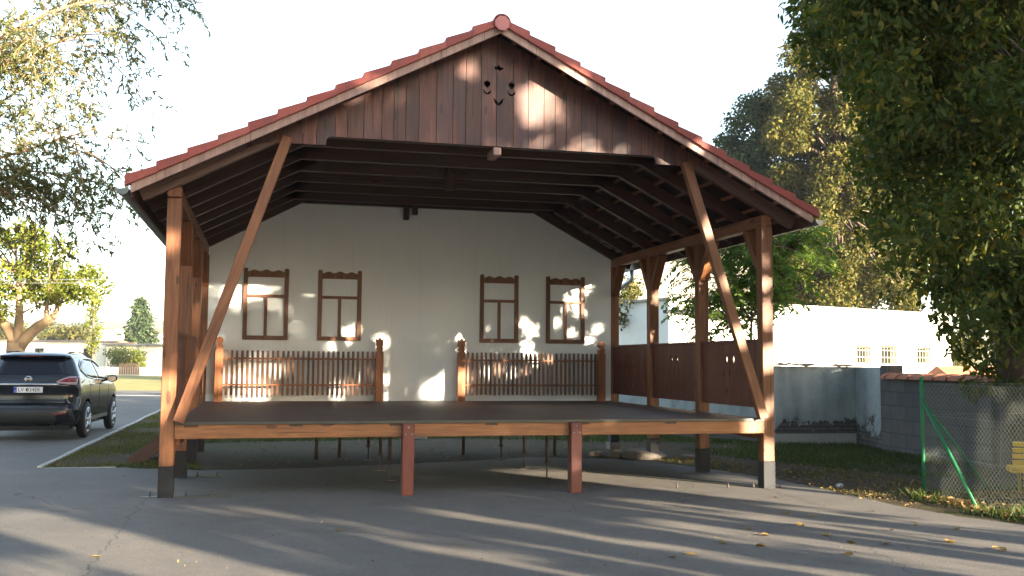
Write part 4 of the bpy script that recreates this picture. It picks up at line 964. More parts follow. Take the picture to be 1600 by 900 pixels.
# sparse branches of the near tree, upper left
def branchy(name, label, base, limbs, leafm, bark, leafsize, nsub=9, ntw=6, nl=7):
    base = np.asarray(base); root = empty(name, tuple(base), label, 'tree'); m = MB(); P = []; D = []
    tw_n = 0
    for (path, r0, r1, dens) in limbs:
        path = np.asarray(path); m.tube(path-base, list(np.linspace(r0, r1, len(path))), 7)
        if dens <= 0: continue
        for i in range(int(nsub*dens)):
            k = rng.uniform(.25, 1)*(len(path)-1); j = min(int(k), len(path)-2); p = path[j]*(1-(k-j))+path[j+1]*(k-j)
            ax = path[j+1]-path[j]; ax /= np.linalg.norm(ax)
            d = ax*.8+rng.normal(size=3)*.6; d /= np.linalg.norm(d); ln = rng.uniform(.5, 1.3)
            pts = bez(p, p+d*ln*.6, p+d*ln+[0, 0, -.22*ln], 6); m.tube(pts-base, [.009, .008, .007, .006, .005, .003], 5, cap=False)
            for q in range(ntw):
                kk = rng.uniform(.2, 1)*5; jj = min(int(kk), 4); pp = pts[jj]*(1-(kk-jj))+pts[jj+1]*(kk-jj)
                dd = d*.6+rng.normal(size=3)*.6+[0, 0, -.15]; dd /= np.linalg.norm(dd); l2 = rng.uniform(.18, .5)
                e = pp+dd*l2+np.array([0, 0, -.25*l2]); tw = bez(pp, pp+dd*l2*.6, e, 5); m.tube(tw-base, .003, 3, cap=False)
                for z in range(nl):
                    u = rng.uniform(.2, 1)*4; ju = min(int(u), 3); P.append(tw[ju]*(1-(u-ju))+tw[ju+1]*(u-ju)); D.append(dd+rng.normal(size=3)*.8+[0, 0, -.6])
    m.build('trunk', bark, root, fix=False); P = np.array(P); D = np.array(D)
    leaves('crown', P, D, rnd_dirs(len(P), .6), leafsize*rng.uniform(.6, 1.2, len(P)), .34, leafm, root, base)
    return root
DL = 14.5
lb = at(-240, 700, DL); lb[2] = gz(lb[0]); tp = at(-190, 300, DL)
A = lambda x, y, d=0: at(x, y, DL+d)
limbs = [(bez(lb-[0, 0, .2], A(-240, 500), tp, 7), .22, .16, 0), (bez(tp, A(-180, 100), A(-60, -120), 7), .14, .05, .8),
         (bez(tp, A(-60, 200), A(60, 120, .5), 8), .08, .015, 1.7), (bez(A(-150, 230), A(20, 60), A(190, 40, -.3), 8), .07, .012, 2.1), (bez(A(-150, 200), A(60, -60), A(320, 5, .2), 9), .07, .01, 2.0),
         (bez(tp, A(0, 250), A(180, 190, -.5), 8), .06, .01, 1.8), (bez(tp, A(-40, 240), A(130, 280, .3), 8), .05, .01, 1.9), (bez(tp, A(-80, 300), A(70, 310, -.2), 8), .05, .01, 2.0), (bez(A(-180, 200), A(-20, 90, 1), A(120, 0, 1), 8), .06, .012, 2.0), (bez(tp, A(-100, 180, -.6), A(20, 30, -.8), 8), .06, .012, 2.0), (bez(A(-180, 330), A(-60, 350, .6), A(40, 230, .6), 7), .05, .01, 2.0), (bez(A(60, 190, 0), A(120, 220), A(185, 275, .1), 6), .02, .006, .7)]
limbs = [(p_, a_*(.55 if d_ > 0 else 1), b_*.7, d_) for p_, a_, b_, d_ in limbs]
branchy('locust_tree', 'sparse small-leaved tree reaching thin branches in from the upper left', lb, limbs, M['leaf_near'], M['bark_light'], .08, 11, 9, 14)
# roadside tree with forked tan trunk beyond the car
DM = 41.0
mb = at(30, 590, DM); mb[2] = gz(mb[0]); Q = lambda x, y, d=0: at(x, y, DM+d)
paths = [(bez(mb-[0, 0, .3], Q(22, 560), Q(25, 535), 5), .38, .36), (bez(Q(25, 540), Q(10, 500), Q(-30, 470), 6), .25, .1), (bez(Q(25, 540), Q(34, 500), Q(28, 430), 7), .22, .1), (bez(Q(27, 545), Q(50, 512), Q(82, 496), 6), .27, .17), (bez(Q(82, 496), Q(92, 490), Q(90, 465), 5), .15, .06), (bez(Q(74, 500), Q(70, 480), Q(78, 455), 5), .12, .05)]
cl = []
while len(cl) < 80:
    x, y = rng.uniform(-70, 168), rng.uniform(345, 490)
    tpy = float(np.interp(x, [-70, 40, 90, 120, 170], [330, 340, 375, 410, 425])); bty = float(np.interp(x, [-70, 40, 100, 130, 170], [500, 485, 465, 470, 462]))
    if not (tpy < y < bty): continue
    cl.append((Q(x, y, rng.uniform(-2.2, 2.2)), (.6, .6, .42), 115))
tree('roadside_tree', 'lime-green tree with a thick forked tan trunk beyond the parked car', 'tree', mb, paths, cl, .2, .5, M['leaf_lime'], M['bark_light'], limb_r=.05)
# ivy column and conifer
ib = at(146, 560, 70); ib[2] = gz(ib[0])
tree('ivy_column', 'narrow ivy-covered tree standing beside the white chimney', 'tree', ib, [(bez(ib, at(147, 520, 70), at(145, 458, 70), 6), .14, .06)], [(at(147+rng.normal()*5, y, 70+rng.normal()*.3), (.42, .42, .45), 60) for y in np.linspace(462, 545, 14)], .22, .6, M['leaf_lime'], M['bark'], limb_r=.02)
cb_ = at(217, 560, 118); cb_[2] = gz(cb_[0]); root = empty('conifer', tuple(cb_), 'dark pyramidal spruce rising behind the far low houses', 'tree')
ctop = at(217, 466, 118); H = ctop[2]-cb_[2]; m = MB(); m.tube([(0, 0, 0), (0, 0, H*.98)], [.25, .03], 8); P = []; D = []
for i in range(150):
    t = (i+rng.random())/150; z = H*(.16+.84*t); R0 = (1-t)**.85*3.0*rng.uniform(.5, 1.15)+.1; a = i*2.4+rng.normal()*.3
    dr = np.array([math.cos(a), math.sin(a), 0]); e = dr*R0+[0, 0, z-R0*.18]; pts = bez([0, 0, z], dr*R0*.6+[0, 0, z+R0*.05], e, 6); m.tube(pts, [.04, .03, .025, .02, .015, .01], 4, cap=False)
    for q in range(int(22+50*R0/3)):
        u = rng.uniform(.15, 1)*5; j = min(int(u), 4); p = pts[j]*(1-(u-j))+pts[j+1]*(u-j)
        P.append(p+rng.normal(size=3)*[.22, .22, .1]); D.append(dr*.7+rng.normal(size=3)*.6+[0, 0, -.55])
m.build('trunk', M['bark'], root, fix=False); P = np.array(P); D = np.array(D)
leaves('crown', P, D, rnd_dirs(len(P), 1), rng.uniform(.3, .6, len(P)), .45, M['needle'], root)
# far hedges and bush
hb = at(195, 578, 98); hb[2] = gz(hb[0])
tree('yellow_bush', 'large yellow-green bush in front of the grey-eaved far house', 'bush', hb, [(bez(hb, hb+[0, 0, .8], hb+[0, 0, 2], 4), .1, .05)], [(at(rng.uniform(168, 222), rng.uniform(548, 580), 98+rng.normal()*.8), (.7, .7, .5), 90) for _ in range(40)], .26, .5, M['leaf_lime'], M['bark'], limb_r=.03)
for cx_, w_, lab in ((110, 42, 'brownish hedge on the rise behind the long white house'), (20, 30, 'shrubby hedge behind the long white house, nearest the roadside tree')):
    hb = at(cx_, 545, 135); hb[2] = gz(hb[0])
    tree('far_hedge', lab, 'hedge', hb, [(bez(hb, hb+[0, 0, .8], hb+[0, 0, 2], 4), .1, .05)], [(at(cx_+rng.uniform(-w_, w_*.5), rng.uniform(512, 535), 135+rng.normal()), (1.3, 1.3, 1.0), 70) for _ in range(30)], .5, .6, M['leaf_gold'], M['bark'], limb_r=.03)
# ------------------------------------------------------------------ far houses on the left
def house_box(name, label, x0, x1, ytop, ybase, D, depth, wallm, cat='house'):
    a, b = at(x0, ybase, D), at(x1, ybase, D); h = at((x0+x1)/2, ytop, D)[2]-gz(a[0])
    root = empty(name, (a[0], a[1], gz(a[0])), label, cat); wd = float(np.linalg.norm((b-a)[:2])); root.rotation_euler[2] = math.atan2(b[1]-a[1], b[0]-a[0])
    return root, wd, h
hr, wd, hh = house_box('long_house', 'long low white house behind the car, brown roof edge and white chimney', -260, 163, 531, 586, 106, 8, M['render_far'])
B('wall', M['render_far'], hr, 0, wd, 0, 8, -.3, hh-.12, .02)
m = MB(); m.prism([(-.35, hh-.119), (8.4, hh-.119), (4, hh+.12)], 0, -.3, wd+.3); rf = m.build('roof', M['roof_far'], hr)
cx_ = (140+260)/423*wd; B('chimney', M['render_far'], rf, cx_-.5, cx_+.5, 1.6, 2.5, hh, hh+1.25, .03)
for px in (136, 60, -40):
    xx = (px+260)/423*wd; f_ = B('window', M['eave_far'], hr, xx-.5, xx+.5, -.03, .02, hh*.38, hh*.76, .01); B('pane', M['glass_dark'], f_, xx-.42, xx+.42, -.05, -.031, hh*.41, hh*.73, .005)
hr, wd, hh = house_box('flat_house', 'flat-roofed cream house with a dark grey eave, behind the yellow bush', 164, 330, 538, 585, 104, 7, M['render_far'])
B('wall', M['render_far'], hr, 0, wd, 0, 7, -.3, hh-.15, .02); B('roof', M['eave_far'], hr, -.3, wd+.3, -.5, 7.3, hh-.149, hh+.06, .02)
m = MB(); m.tube([(wd*.31, -.08, hh-.16), (wd*.31, -.08, .1)], .05, 8); m.build('downpipe', M['eave_far'], hr)
f_ = B('window', M['eave_far'], hr, wd*.62-.5, wd*.62+.5, -.03, .02, hh*.4, hh*.75, .01); B('pane', M['glass_dark'], f_, wd*.62-.42, wd*.62+.42, -.05, -.031, hh*.43, hh*.72, .005)
hr, wd, hh = house_box('garden_wall', 'low cream garden wall along the far verge, left of the front post', 150, 330, 574, 588, 96, .3, M['render_far'], 'wall')
B('wall_body', M['render_far'], hr, 0, wd, 0, .25, -.2, hh, .02)
m = MB()
for k in range(9): m.box(wd*.2+k*.22, wd*.2+k*.22+.16, -.06, -.03, .05, hh+.35)
m.build('plank_gate', M['roof_far'], hr)
for k, (px, py, wp, hp, D) in enumerate(((232, 520, 26, 22, 150), (160, 515, 22, 18, 160))):
    hr, wd, hh = house_box('distant_house', ['pale distant house right beside the spruce', 'pale distant house between the ivy column and the spruce'][k], px-wp/2, px+wp/2, py, 548, D, 6, M['render_far'])
    B('wall', M['render_far'], hr, 0, wd, 0, 6, -.3, hh, .02); m = MB(); m.prism([(-.2, hh+.001), (6.2, hh+.001), (3, hh+.5)], 0, -.2, wd+.2); m.build('roof', M['roof_far'], hr)
for dy, k in ((0, 'upper of the two thin wires strung across the roadside tree'), (5, 'lower of the two thin wires strung across the roadside tree')):
    m = MB(); m.tube([at(x, 437+dy+.00006*(x-120)**2, 39) for x in np.linspace(-300, 420, 12)], .012, 4); tag(m.build('overhead_wire', M['zinc']), k, 'wire', 'overhead wires on the left')

# ------------------------------------------------------------------ right side walls and buildings
def wallstrip(name, pts, z1f, th, mat, parent=None, z0=-.25, bevel=.0):
    m = MB()
    for (a, b) in zip(pts[:-1], pts[1:]):
        a, b = np.array(a, float), np.array(b, float); d = (b-a)/np.linalg.norm(b-a); nn = np.array([-d[1], d[0]])*th
        q = [a, b, b+nn, a+nn]
        vs = [(p[0], p[1], z0+gz(p[0])) for p in q] + [(p[0], p[1], z1f(p)) for p in q]
        m.add(vs, [(0, 3, 2, 1), (4, 5, 6, 7), (0, 1, 5, 4), (1, 2, 6, 5), (2, 3, 7, 6), (3, 0, 4, 7)])
    return m.build(name, mat, parent, bevel=bevel)
pw = empty('plaster_wall', (7.9, 7.3, gz(7.9)), 'old peeling blue-grey plaster wall with a few coping tiles, right behind the stage', 'wall')
def shift(o, r): o.location = -Vector(r.location); return o
pts = [(4.2, 13.5), (7.9, 7.35), (9.75, 7.2), (9.42, 5.75)]
w1 = wallstrip('wall_body', pts[:2], lambda p: 1.57, .3, M['plaster']); w1.parent = pw; shift(w1, pw)
w2 = wallstrip('wall_body', [(7.9, 7.352), (9.95, 7.183)], lambda p: 1.56, .3, M['plaster']); w2.parent = pw; shift(w2, pw)
w3 = wallstrip('wall_body', [(9.795, 7.38), (9.42, 5.75)], lambda p: 1.555, .3, M['plaster']); w3.parent = pw; shift(w3, pw)
pl_ = wallstrip('plinth', [(7.86, 7.29), (9.72, 7.14)], lambda p: .12, .05, M['concrete']); pl_.parent = pw; shift(pl_, pw)
m = MB()
for i in range(9):
    x = 8.0+i*.19+rng.uniform(-.03, .03)
    if i in (5, 6): continue
    y = 7.35-(x-7.9)*.08; t = rng.uniform(-.02, .03); m.add([(x, y-.08, 1.575+t), (x+.2, y-.08, 1.58), (x+.2, y+.36, 1.6), (x, y+.36, 1.6+t), (x, y-.08, 1.595+t), (x+.2, y-.08, 1.6), (x+.2, y+.36, 1.625), (x, y+.36, 1.625+t)], [(0, 3, 2, 1), (4, 5, 6, 7), (0, 1, 5, 4), (1, 2, 6, 5), (2, 3, 7, 6), (3, 0, 4, 7)], random.random())
o = m.build('coping_tiles', plain('weathered_brown_tile', (.2, .14, .11), .9, var=.4), pw); shift(o, pw)
bw = empty('block_wall', (9.1, 4, gz(9.1)), 'grey concrete block wall with orange tile coping along the right side', 'wall')
o = wallstrip('wall_body', [(9.3, 5.45), (8.75, -6)], lambda p: 1.33, .2, M['blocks']); o.parent = bw; shift(o, bw)
o = wallstrip('pier', [(9.38, 5.73), (9.36, 5.46)], lambda p: 1.6, .34, M['blocks']); o.parent = bw; shift(o, bw)
for y in (2.3, -.6):
    xx = 9.3-(5.45-y)*.048; o = wallstrip('pier', [(xx-.06, y+.15), (xx-.08, y-.15)], lambda p: 1.36, .3, M['blocks']); o.parent = bw; shift(o, bw)
m = MB(); yy = 5.42; k = 0
while yy > -6:
    xx = 9.3-(5.45-yy)*.048+.1
    arc = [(xx+.2*math.cos(t), 1.33+.1*math.sin(t)) for t in np.linspace(0, PI, 9)]; inn = [(xx+.185*math.cos(t), 1.33+.085*math.sin(t)) for t in np.linspace(PI, 0, 9)]
    sc_ = 1.0+(.22 if k % 3 == 0 else 0); arc = [((a-xx)*sc_+xx, (z-1.33)*sc_+1.33) for a, z in arc]
    m.prism(arc+inn, 1, yy-(.12 if k % 3 == 0 else .14), yy, random.random()); yy -= .12 if k % 3 == 0 else .14; k += 1
o = m.build('coping_tiles', M['tile_old'], bw); shift(o, bw)
# white building
PA, PB = at(1045, 466, 31.0), at(1486, 490, 39.7)
wb = empty('white_building', (PA[0], PA[1], gz(PA[0])), 'long sunlit white building with three small barred windows behind the old wall', 'building')
dv = (PB-PA)[:2]; LW = float(np.linalg.norm(dv)); wb.rotation_euler[2] = math.atan2(dv[1], dv[0]); Hb = PA[2]-gz(PA[0])
wallo = B('wall', M['whitewall'], wb, 0, LW, 0, 7, -.5, Hb-.06, .01)
B('roof', M['concrete'], wb, -.1, LW+.12, -.14, 7.1, Hb-.058, Hb+.02, .01)
def onwall(x, y):   # u along the wall, height
    d = ray(x, y); a = dv/LW; nn = np.array([-a[1], a[0]]); t = ((PA[:2]-CAM[:2])@nn)/(d[:2]@nn); p = CAM+d*t; return float((p[:2]-PA[:2])@a), p[2]-gz(PA[0])
cut = MB(); wins = []
for (xa, ya, xb, yb2) in ((1338, 540, 1361, 569), (1376, 540, 1401, 570), (1432, 542, 1455, 569)):
    u0, z1 = onwall(xa, ya); u1, z0 = onwall(xb, yb2); wins.append((u0, u1, z0, z1)); cut.box(u0, u1, -.3, .32, z0, z1)
carve(wallo, cut)
for u0, u1, z0, z1 in wins:
    m = MB(); um = (u0+u1)/2
    fw_ = MB(); fw_.box(u0+.001, u0+.03, .24, .3, z0, z1); fw_.box(u1-.03, u1-.001, .24, .3, z0, z1); fw_.box(u0+.051, u1-.051, .24, .3, z1-.05, z1-.001); fw_.box(u0+.051, u1-.051, .24, .3, z0+.001, z0+.05)
    fr = fw_.build('window', M['bar_cream'], wb)
    B('pane', M['glass_dark'], fr, u0+.03, u1-.03, .262, .275, z0+.03, z1-.03, .001)
    m = MB()
    for k in range(5):
        u = u0+(u1-u0)*(k+.5)/5; m.tube([(u, .05, z0+.002), (u, .05, z1-.002)], .009, 6)
    m.tube([(u0, .05, z0+(z1-z0)*.38), (u1, .05, z0+(z1-z0)*.38)], .013, 6); m.tube([(u0, .05, z0+(z1-z0)*.75), (u1, .05, z0+(z1-z0)*.75)], .013, 6)
    m.build('window_bars', M['bar_cream'], fr)
# annex (shaded)
AA, AB = at(1047, 487, 31.2), at(958, 499, 36.5)
ax_ = empty('annex_shed', (AA[0], AA[1], gz(AA[0])), 'low shaded grey-blue shed wall with a black roof edge, left end of the white building', 'shed')
dv2 = (AB-AA)[:2]; LA = float(np.linalg.norm(dv2)); ax_.rotation_euler[2] = math.atan2(dv2[1], dv2[0]); Ha = AA[2]-gz(AA[0])
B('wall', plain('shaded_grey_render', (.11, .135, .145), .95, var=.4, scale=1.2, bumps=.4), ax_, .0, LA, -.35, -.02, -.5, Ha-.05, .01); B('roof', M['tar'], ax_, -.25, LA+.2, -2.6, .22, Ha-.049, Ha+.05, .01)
m = MB(); m.tube([(.35, .1, Ha-.1), (.35, .12, Ha-.25), (.35, .06, 0)], .06, 8); m.build('downpipe', M['gutter'], ax_)
m = MB(); m.tube([(-.4, -.1, Ha+.03), (.0, -.05, Ha+.12), (.5, .05, Ha+.1)], .07, 7); m.build('rubble_edge', M['tar'], ax_)
# barn
BD = 44; BA, BBp = at(985, 470, BD), at(1128, 470, BD)
bn = empty('plank_barn', (BA[0], BA[1], gz(BA[0])), 'weathered grey plank barn with a brown tiled roof behind the annex', 'barn')
dv3 = (BBp-BA)[:2]; LB = float(np.linalg.norm(dv3)); bn.rotation_euler[2] = math.atan2(dv3[1], dv3[0]); zb0 = BA[2]-gz(BA[0]); zt = at(1050, 350, BD)[2]-gz(BA[0])
B('base_wall', M['whitewall'], bn, 0, LB, .1, 6, -.5, zb0-.2, .01)
m = MB(); n = 22; stp = LB/n
for i in range(n): m.box(i*stp+.01, (i+1)*stp-.01, 0, .05, zb0-.199, zt-rng.uniform(0, .03), rng.random())
m.build('plank_wall', M['barn'], bn)
m = MB()
for i in range(16):
    z = zt-1.1+i*.22; y = -.6+i*.28; m.add([(LB*.72, y, z-.03), (LB+1.6, y, z-.03), (LB+1.6, y+.34, z+.2), (LB*.72, y+.34, z+.2), (LB*.72, y, z+.03), (LB+1.6, y, z+.03), (LB+1.6, y+.34, z+.24), (LB*.72, y+.34, z+.24)], [(0, 3, 2, 1), (4, 5, 6, 7), (0, 1, 5, 4), (1, 2, 6, 5), (2, 3, 7, 6), (3, 0, 4, 7)], rng.random())
m.build('roof', plain('brown_barn_tile', (.17, .09, .065), .9, var=.3, scale=4), bn)
m = MB(); m.box(LB+.01, LB+1.4, .1, .3, -.5, zt-.9); m.build('side_wall', M['barn'], bn)
# orange roofed shed behind the block wall
od = at(1545, 575, 27); os_ = empty('tiled_shed', (od[0], od[1], gz(od[0])), 'small orange-roofed shed behind the block wall, half hidden by the dark trunk', 'shed')
B('wall', M['concrete'], os_, -.3, 4, 0, 3, -.4, .75, .02); m = MB(); m.prism([(-.3, .75), (3.3, .75), (3.3, .85), (1.5, 1.75), (-.3, .85)], 0, -.5, 4.2); m.build('roof', M['tile_old'], os_)

# ------------------------------------------------------------------ chain link fence and posts
cf = empty('chain_link_fence', (5.52, -.95, gz(5.5)), 'green-posted chain-link fence corner with slanting braces at the right', 'fence')
O = np.array([5.52, -.95, gz(5.5)]); TOP = 1.50
m = MB(); m.tube([(0, 0, -.1), (0, 0, TOP)], .024, 10); m.lathe([(.027, TOP), (.027, TOP+.02), (0, TOP+.03)], 10); m.build('post', M['green'], cf)
m = MB(); e = onground(1531, 797)-O; m.tube([(0.0, -.02, 1.22), tuple(e+[0, 0, -.05])], .022, 10); m.build('brace', M['green'], cf)
m = MB(); m.tube([(.02, .0, 1.2), (1.15, .12, -.05)], .02, 10); m.build('brace', M['green'], cf)
def mesh_run(d, ln, h=1.42, cell=.07):
    m = MB(); d = np.array(d)/np.linalg.norm(d); nz = int(h/cell); na = int(ln/cell)
    def pt(a, z): return (d[0]*a, d[1]*a, .04+z)
    for i in range(-nz, na):
        for sgn in (1, -1):
            a0, z0 = i*cell, 0
            a1, z1 = (i+nz)*cell, nz*cell
            if a0 < 0: z0 = -a0; a0 = 0
            if a1 > ln: z1 -= a1-ln; a1 = ln
            if z1 <= z0: continue
            if sgn > 0: p, q = pt(a0, z0), pt(a1, z1)
            else: p, q = pt(a0, h-.02-z0), pt(a1, h-.02-z1)
            m.tube([p, q], .0015, 4, cap=False)
    for z in (.5, 1.0, h-.02): m.tube([pt(0, z), pt(ln, z)], .0025, 4)
    return m
mesh_run((.99, .12, 0), 3.3).build('wire_mesh', M['meshwire'], cf, fix=False)
mesh_run((-.1, -1.14, 0), 3.2).build('wire_mesh', M['meshwire'], cf, fix=False)
# yellow bench
bl_ = onground(1590, 782); bn2 = empty('park_bench', (bl_[0], bl_[1], bl_[2]), 'yellow slatted park bench cut off by the right edge', 'bench', rz=math.radians(-30))
for x in (.1, 1.45):
    m = MB(); m.tube([(x, 0, 0), (x, .04, .33), (x, .01, .36), (x, -.1, .74)], .018, 8); m.tube([(x, .4, 0), (x, .38, .35), (x, .04, .34)], .018, 8); m.build('bench_leg', M['yellow'], bn2)
for k in range(5):
    z = .40+k*.078; y = .0-.1*(z-.36)/.38-.03; beam('slat', (-.06, y, z), (1.6, y, z), .058, .024, M['yellow'], bn2, up=(0, 1, .25))
for k in range(4): beam('seat_slat', (-.06, .06+k*.095, .375), (1.6, .06+k*.095, .375), .075, .024, M['yellow'], bn2, up=(0, 1, 0))
# crushed can, stones
cp = onground(1312, 763); m = MB(); m.lathe([(0, 0), (.028, .002), (.034, .012), (.034, .05), (.03, .065), (.034, .085), (.03, .112), (.02, .118), (0, .118)], 16, 0, (-.06, 0, .032)); 
cn = m.build('drink_can', M['canmetal'], loc=tuple(cp)); cn.rotation_euler[2] = .5; tag(cn, 'crushed silver drink can lying on the dirt right of the stage', 'can')
def stone(px, py, rx, rz_, label, seed, ry=None):
    p = onground(px, py); b = bmesh.new(); bmesh.ops.create_icosphere(b, subdivisions=3, radius=1); r = np.random.default_rng(seed); ph = r.random(6)*6
    for v in b.verts:
        n_ = 1+.12*math.sin(v.co.x*3+ph[0])+.1*math.sin(v.co.y*4+ph[1])+.08*math.sin(v.co.z*5+ph[2]+v.co.x*2); v.co *= n_
        v.co.x *= rx; v.co.y *= ry or rx*.7; v.co.z *= rz_
    me = bpy.data.meshes.new('stone'); b.to_mesh(me); b.free(); me.materials.append(M['stone'])
    for q in me.polygons: q.use_smooth = True
    o = bpy.data.objects.new('stone', me); C.objects.link(o); o.location = (p[0], p[1], p[2]+rz_*.35); tag(o, label, 'stone', 'stones under the stage'); return o
stone(1010, 716, .42, .13, 'large flat grey stone at the foot of the third right-hand post', 1)
stone(966, 714, .2, .09, 'pale stone slab under the back right post', 2)
stone(1072, 716, .16, .05, 'thin broken stone chip between the right-hand posts', 3)
stone(930, 712, .13, .07, 'small pale stone left of the back right post', 4)
stone(655, 686, .18, .05, 'pale flat stone under the middle of the stage', 5)

# ------------------------------------------------------------------ grass, litter, leaves
def inpoly(x, y, poly_):
    c = np.zeros(len(x), bool)
    for (x1, y1), (x2, y2) in zip(poly_, poly_[1:]+poly_[:1]):
        if y1 == y2: continue
        k = ((y1 > y) != (y2 > y)) & (x < (x2-x1)*(y-y1)/(y2-y1)+x1); c ^= k
    return c
def vnoise(x, y, s):
    return (np.sin(x*s+1.3*np.sin(y*s*.7))+np.sin(y*s*1.3+2+1.1*np.sin(x*s*.6+1)))*.5
def blades(name, poly_, n, h, wd, mat, thr=-9, s=1.5, dense=None):
    xs_ = [p[0] for p in poly_]; ys_ = [p[1] for p in poly_]
    x = rng.uniform(min(xs_), max(xs_), n*3); y = rng.uniform(min(ys_), max(ys_), n*3)
    k = inpoly(x, y, poly_) & (vnoise(x, y, s)+rng.normal(size=n*3)*.25 > thr); x, y = x[k][:n], y[k][:n]; n = len(x)
    a = rng.uniform(0, 2*PI, n); hh_ = h*rng.uniform(.4, 1.2, n); ln = rng.normal(size=(n, 2))*.45*hh_[:, None]
    z = gz(x)-.005; dx, dy = np.cos(a)*wd, np.sin(a)*wd
    V = np.stack([np.stack([x-dx, y-dy, z], 1), np.stack([x+dx, y+dy, z], 1), np.stack([x+ln[:, 0]*.5+dx*.6, y+ln[:, 1]*.5+dy*.6, z+hh_*.6], 1), np.stack([x+ln[:, 0], y+ln[:, 1], z+hh_], 1)], 1).reshape(-1, 3)
    Fq = np.arange(4*n).reshape(n, 4)
    o = fastmesh(name, V, Fq, rng.random(n), mat); return o
SOIL_L = [(-5.84, 3.62), (-4.8, 3.56), (-4.2, 3.2), (-3.6, 3.1), (-4.0, 6), (-4.3, 22), (-4.6, 30), (-5.84, 30)]
tag(blades('strip_grass', SOIL_L, 16000, .05, .006, M['grass'], .0, 1.4), 'short patchy grass on the strip between kerb and stage', 'grass', kind='stuff')
tag(blades('strip_dry_grass', SOIL_L, 26000, .045, .007, M['grass_dry'], -.5, 1.4), 'dry yellowish grass on the strip between kerb and stage', 'grass', kind='stuff')
SOIL_B = [(-3.9, 8.0), (-4.2, 16), (4, 13.6), (7.8, 7.4), (9.6, 7.1), (9.3, 5.6), (9.0, .9), (7.2, .9), (6.2, 2.4), (5.4, 4.2), (5.0, 6.5), (3.2, 8.6), (1, 9.0)]
tag(blades('yard_grass', SOIL_B, 45000, .075, .007, M['grass'], -.35, 1.1), 'green grass behind the stage along the old wall', 'grass', kind='stuff')
SOIL_R = [(5.5, -.9), (9, -.5), (9, -5), (5.6, -5), (5.2, -3.4), (5.0, -2.5), (5.1, -1.2)]
tag(blades('fence_grass', SOIL_R, 9000, .13, .008, M['grass'], -.2, 2.0), 'weedy grass tufts around the chain-link fence foot', 'grass', kind='stuff')
def litter(name, poly_, n, size, mat, lift=.012, flat=2.2):
    xs_ = [p[0] for p in poly_]; ys_ = [p[1] for p in poly_]
    x = rng.uniform(min(xs_), max(xs_), n*4); y = rng.uniform(min(ys_), max(ys_), n*4); k = inpoly(x, y, poly_); x, y = x[k][:n], y[k][:n]; n = len(x)
    P = np.stack([x, y, gz(x)+lift+rng.random(n)*.03], 1); D = rnd_dirs(n); D[:, 2] *= .3
    return leaves(name, P, D, rnd_dirs(n, flat), size*rng.uniform(.5, 1.3, n), .6, mat, fold=.3)
tag(litter('leaf_litter', [(5.35, -.85), (7.5, -.9), (7.4, -4.5), (5.5, -4.4), (5.2, -3.2), (5.05, -2.2), (5.2, -1.3)], 1500, .09, M['leaf_dry']), 'dry leaf litter under the chain-link fence and bench', 'leaf litter', kind='stuff')
tag(litter('ground_debris', [(-3.5, 3.2), (-1, 3.8), (1.6, 4.8), (3.6, 4.1), (4.5, 1.6), (5.4, .5), (8.5, 4), (7.5, 6.5), (3, 8), (-3.5, 8)], 380, .05, M['leaf_dry']), 'scattered dry leaf debris on the dirt behind the stage', 'leaf debris', kind='stuff')
tag(litter('edge_litter', [(4.62, -2.2), (5.2, -1.2), (6.5, .2), (6.2, 2.2), (5.2, 3.4), (4.0, 4.6), (3.8, 3.6), (4.2, 2.2), (4.42, .6), (4.4, -.6), (4.45, -1.6)], 620, .055, M['leaf_dry']), 'sparse dry leaves on the dirt beside the asphalt edge', 'leaf litter', kind='stuff')
tag(blades('edge_grass', [(4.62, -2.2), (5.2, -1.2), (6.5, .2), (6.2, 2.2), (5.2, 3.4), (4.0, 4.6), (3.8, 3.6), (4.25, 2.2), (4.47, .6), (4.5, -.6)], 3600, .05, .006, M['grass_dry'], .1, 2.2), 'thin dry grass along the ragged asphalt edge', 'grass', kind='stuff')
tag(litter('asphalt_grit', [(-6, -5), (4.5, -5), (4.5, .6), (3.2, 4), (-3.4, 2.8), (-5.6, 3.3)], 420, .022, M['leaf_dry'], lift=.006), 'fine grit and leaf crumbs strewn over the asphalt', 'grit', kind='stuff')
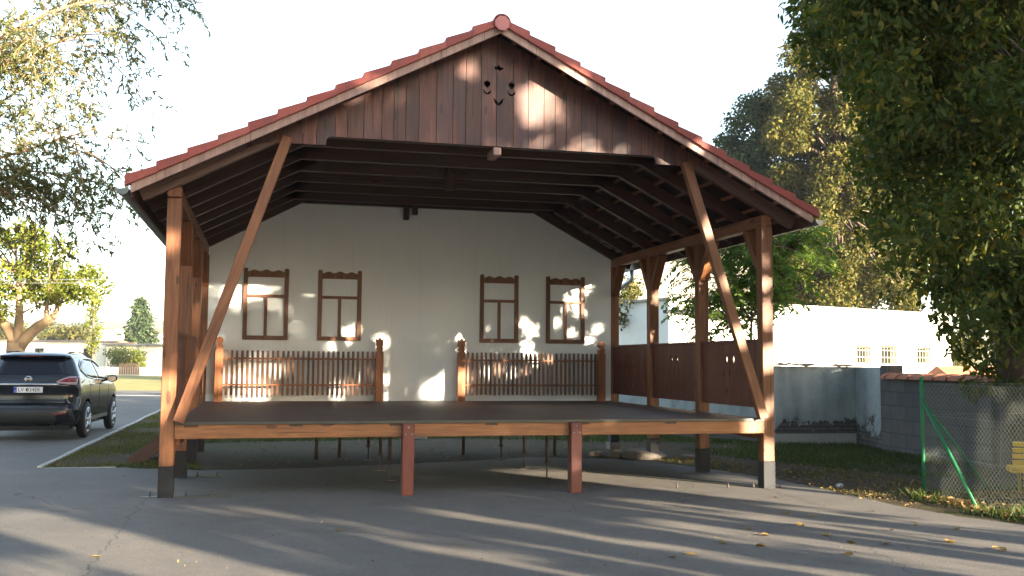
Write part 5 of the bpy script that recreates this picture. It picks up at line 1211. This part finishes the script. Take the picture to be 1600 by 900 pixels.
spots = [(1212, 778), (1268, 808), (1362, 800), (1392, 830), (1330, 850), (1290, 838), (1195, 838), (1170, 828), (1250, 822), (1430, 817), (1484, 849), (1555, 858), (1565, 861), (1580, 816), (1495, 828), (1500, 793), (1383, 852), (1188, 855), (1228, 803), (1325, 868), (1430, 822), (532, 830), (150, 871), (1080, 868), (1130, 850), (1050, 872)]
lf0 = None
for i, (px, py) in enumerate(spots):
    p = onground(px, py); s_ = rng.uniform(.06, .115)
    m = MB(); k = 9; cur = rng.uniform(.15, .45)
    for j in range(2):
        pass
    vs = []; prof = [0, .16, .3, .38, .42, .38, .3, .17, 0]
    for q, wq in enumerate(prof):
        t = q/(k-1)
        for c in (-1, -.5, 0, .5, 1): vs.append(((t-.5)*s_, c*wq*s_*(1+.15*math.sin(q*2.3+i)), .004+s_*(cur*abs(c)*wq*1.5+.5*cur*(t-.5)**2)))
    m.add(vs, [(q*5+c, q*5+c+1, q*5+5+c+1, q*5+5+c) for q in range(k-1) for c in range(4)], rng.random(), True)
    m.tube([(-.5*s_, 0, .004), (-.85*s_, .04*s_, .012)], .0015*s_/.1, 4)
    o = m.build('fallen_leaf', M['leaf_dry'], fix=False, loc=(p[0], p[1], p[2]+.004)); o.rotation_euler = (rng.normal()*.15, rng.normal()*.15, rng.uniform(0, 6.3))
    if i in (21, 22):
        tag(o, ['yellow fallen leaf alone on the shaded asphalt before the left half of the stage', 'brown fallen leaf on the lit asphalt patch at bottom left'][i-21], 'leaf', 'fallen leaves on the asphalt')
    else: tag(o, 'curled dry fallen leaf on the sun-striped asphalt right of centre', 'leaf', 'fallen leaves on the asphalt')

# ------------------------------------------------------------------ haze
hz = MB(); hz.box(-1270, 1270, -1270, 1270, -13, 60)
hm_ = bpy.data.materials.new('pale_air'); hm_.use_nodes = True; n = hm_.node_tree; n.nodes.clear()
pv = n.nodes.new('ShaderNodeVolumePrincipled'); pv.inputs['Color'].default_value = (.8, .88, 1.0, 1); pv.inputs['Density'].default_value = .00032
oo = n.nodes.new('ShaderNodeOutputMaterial'); n.links.new(pv.outputs[0], oo.inputs['Volume'])
ho = hz.build('haze', hm_); tag(ho, 'thin pale air over the far fields', 'haze', kind='stuff'); ho.display_type = 'WIRE'
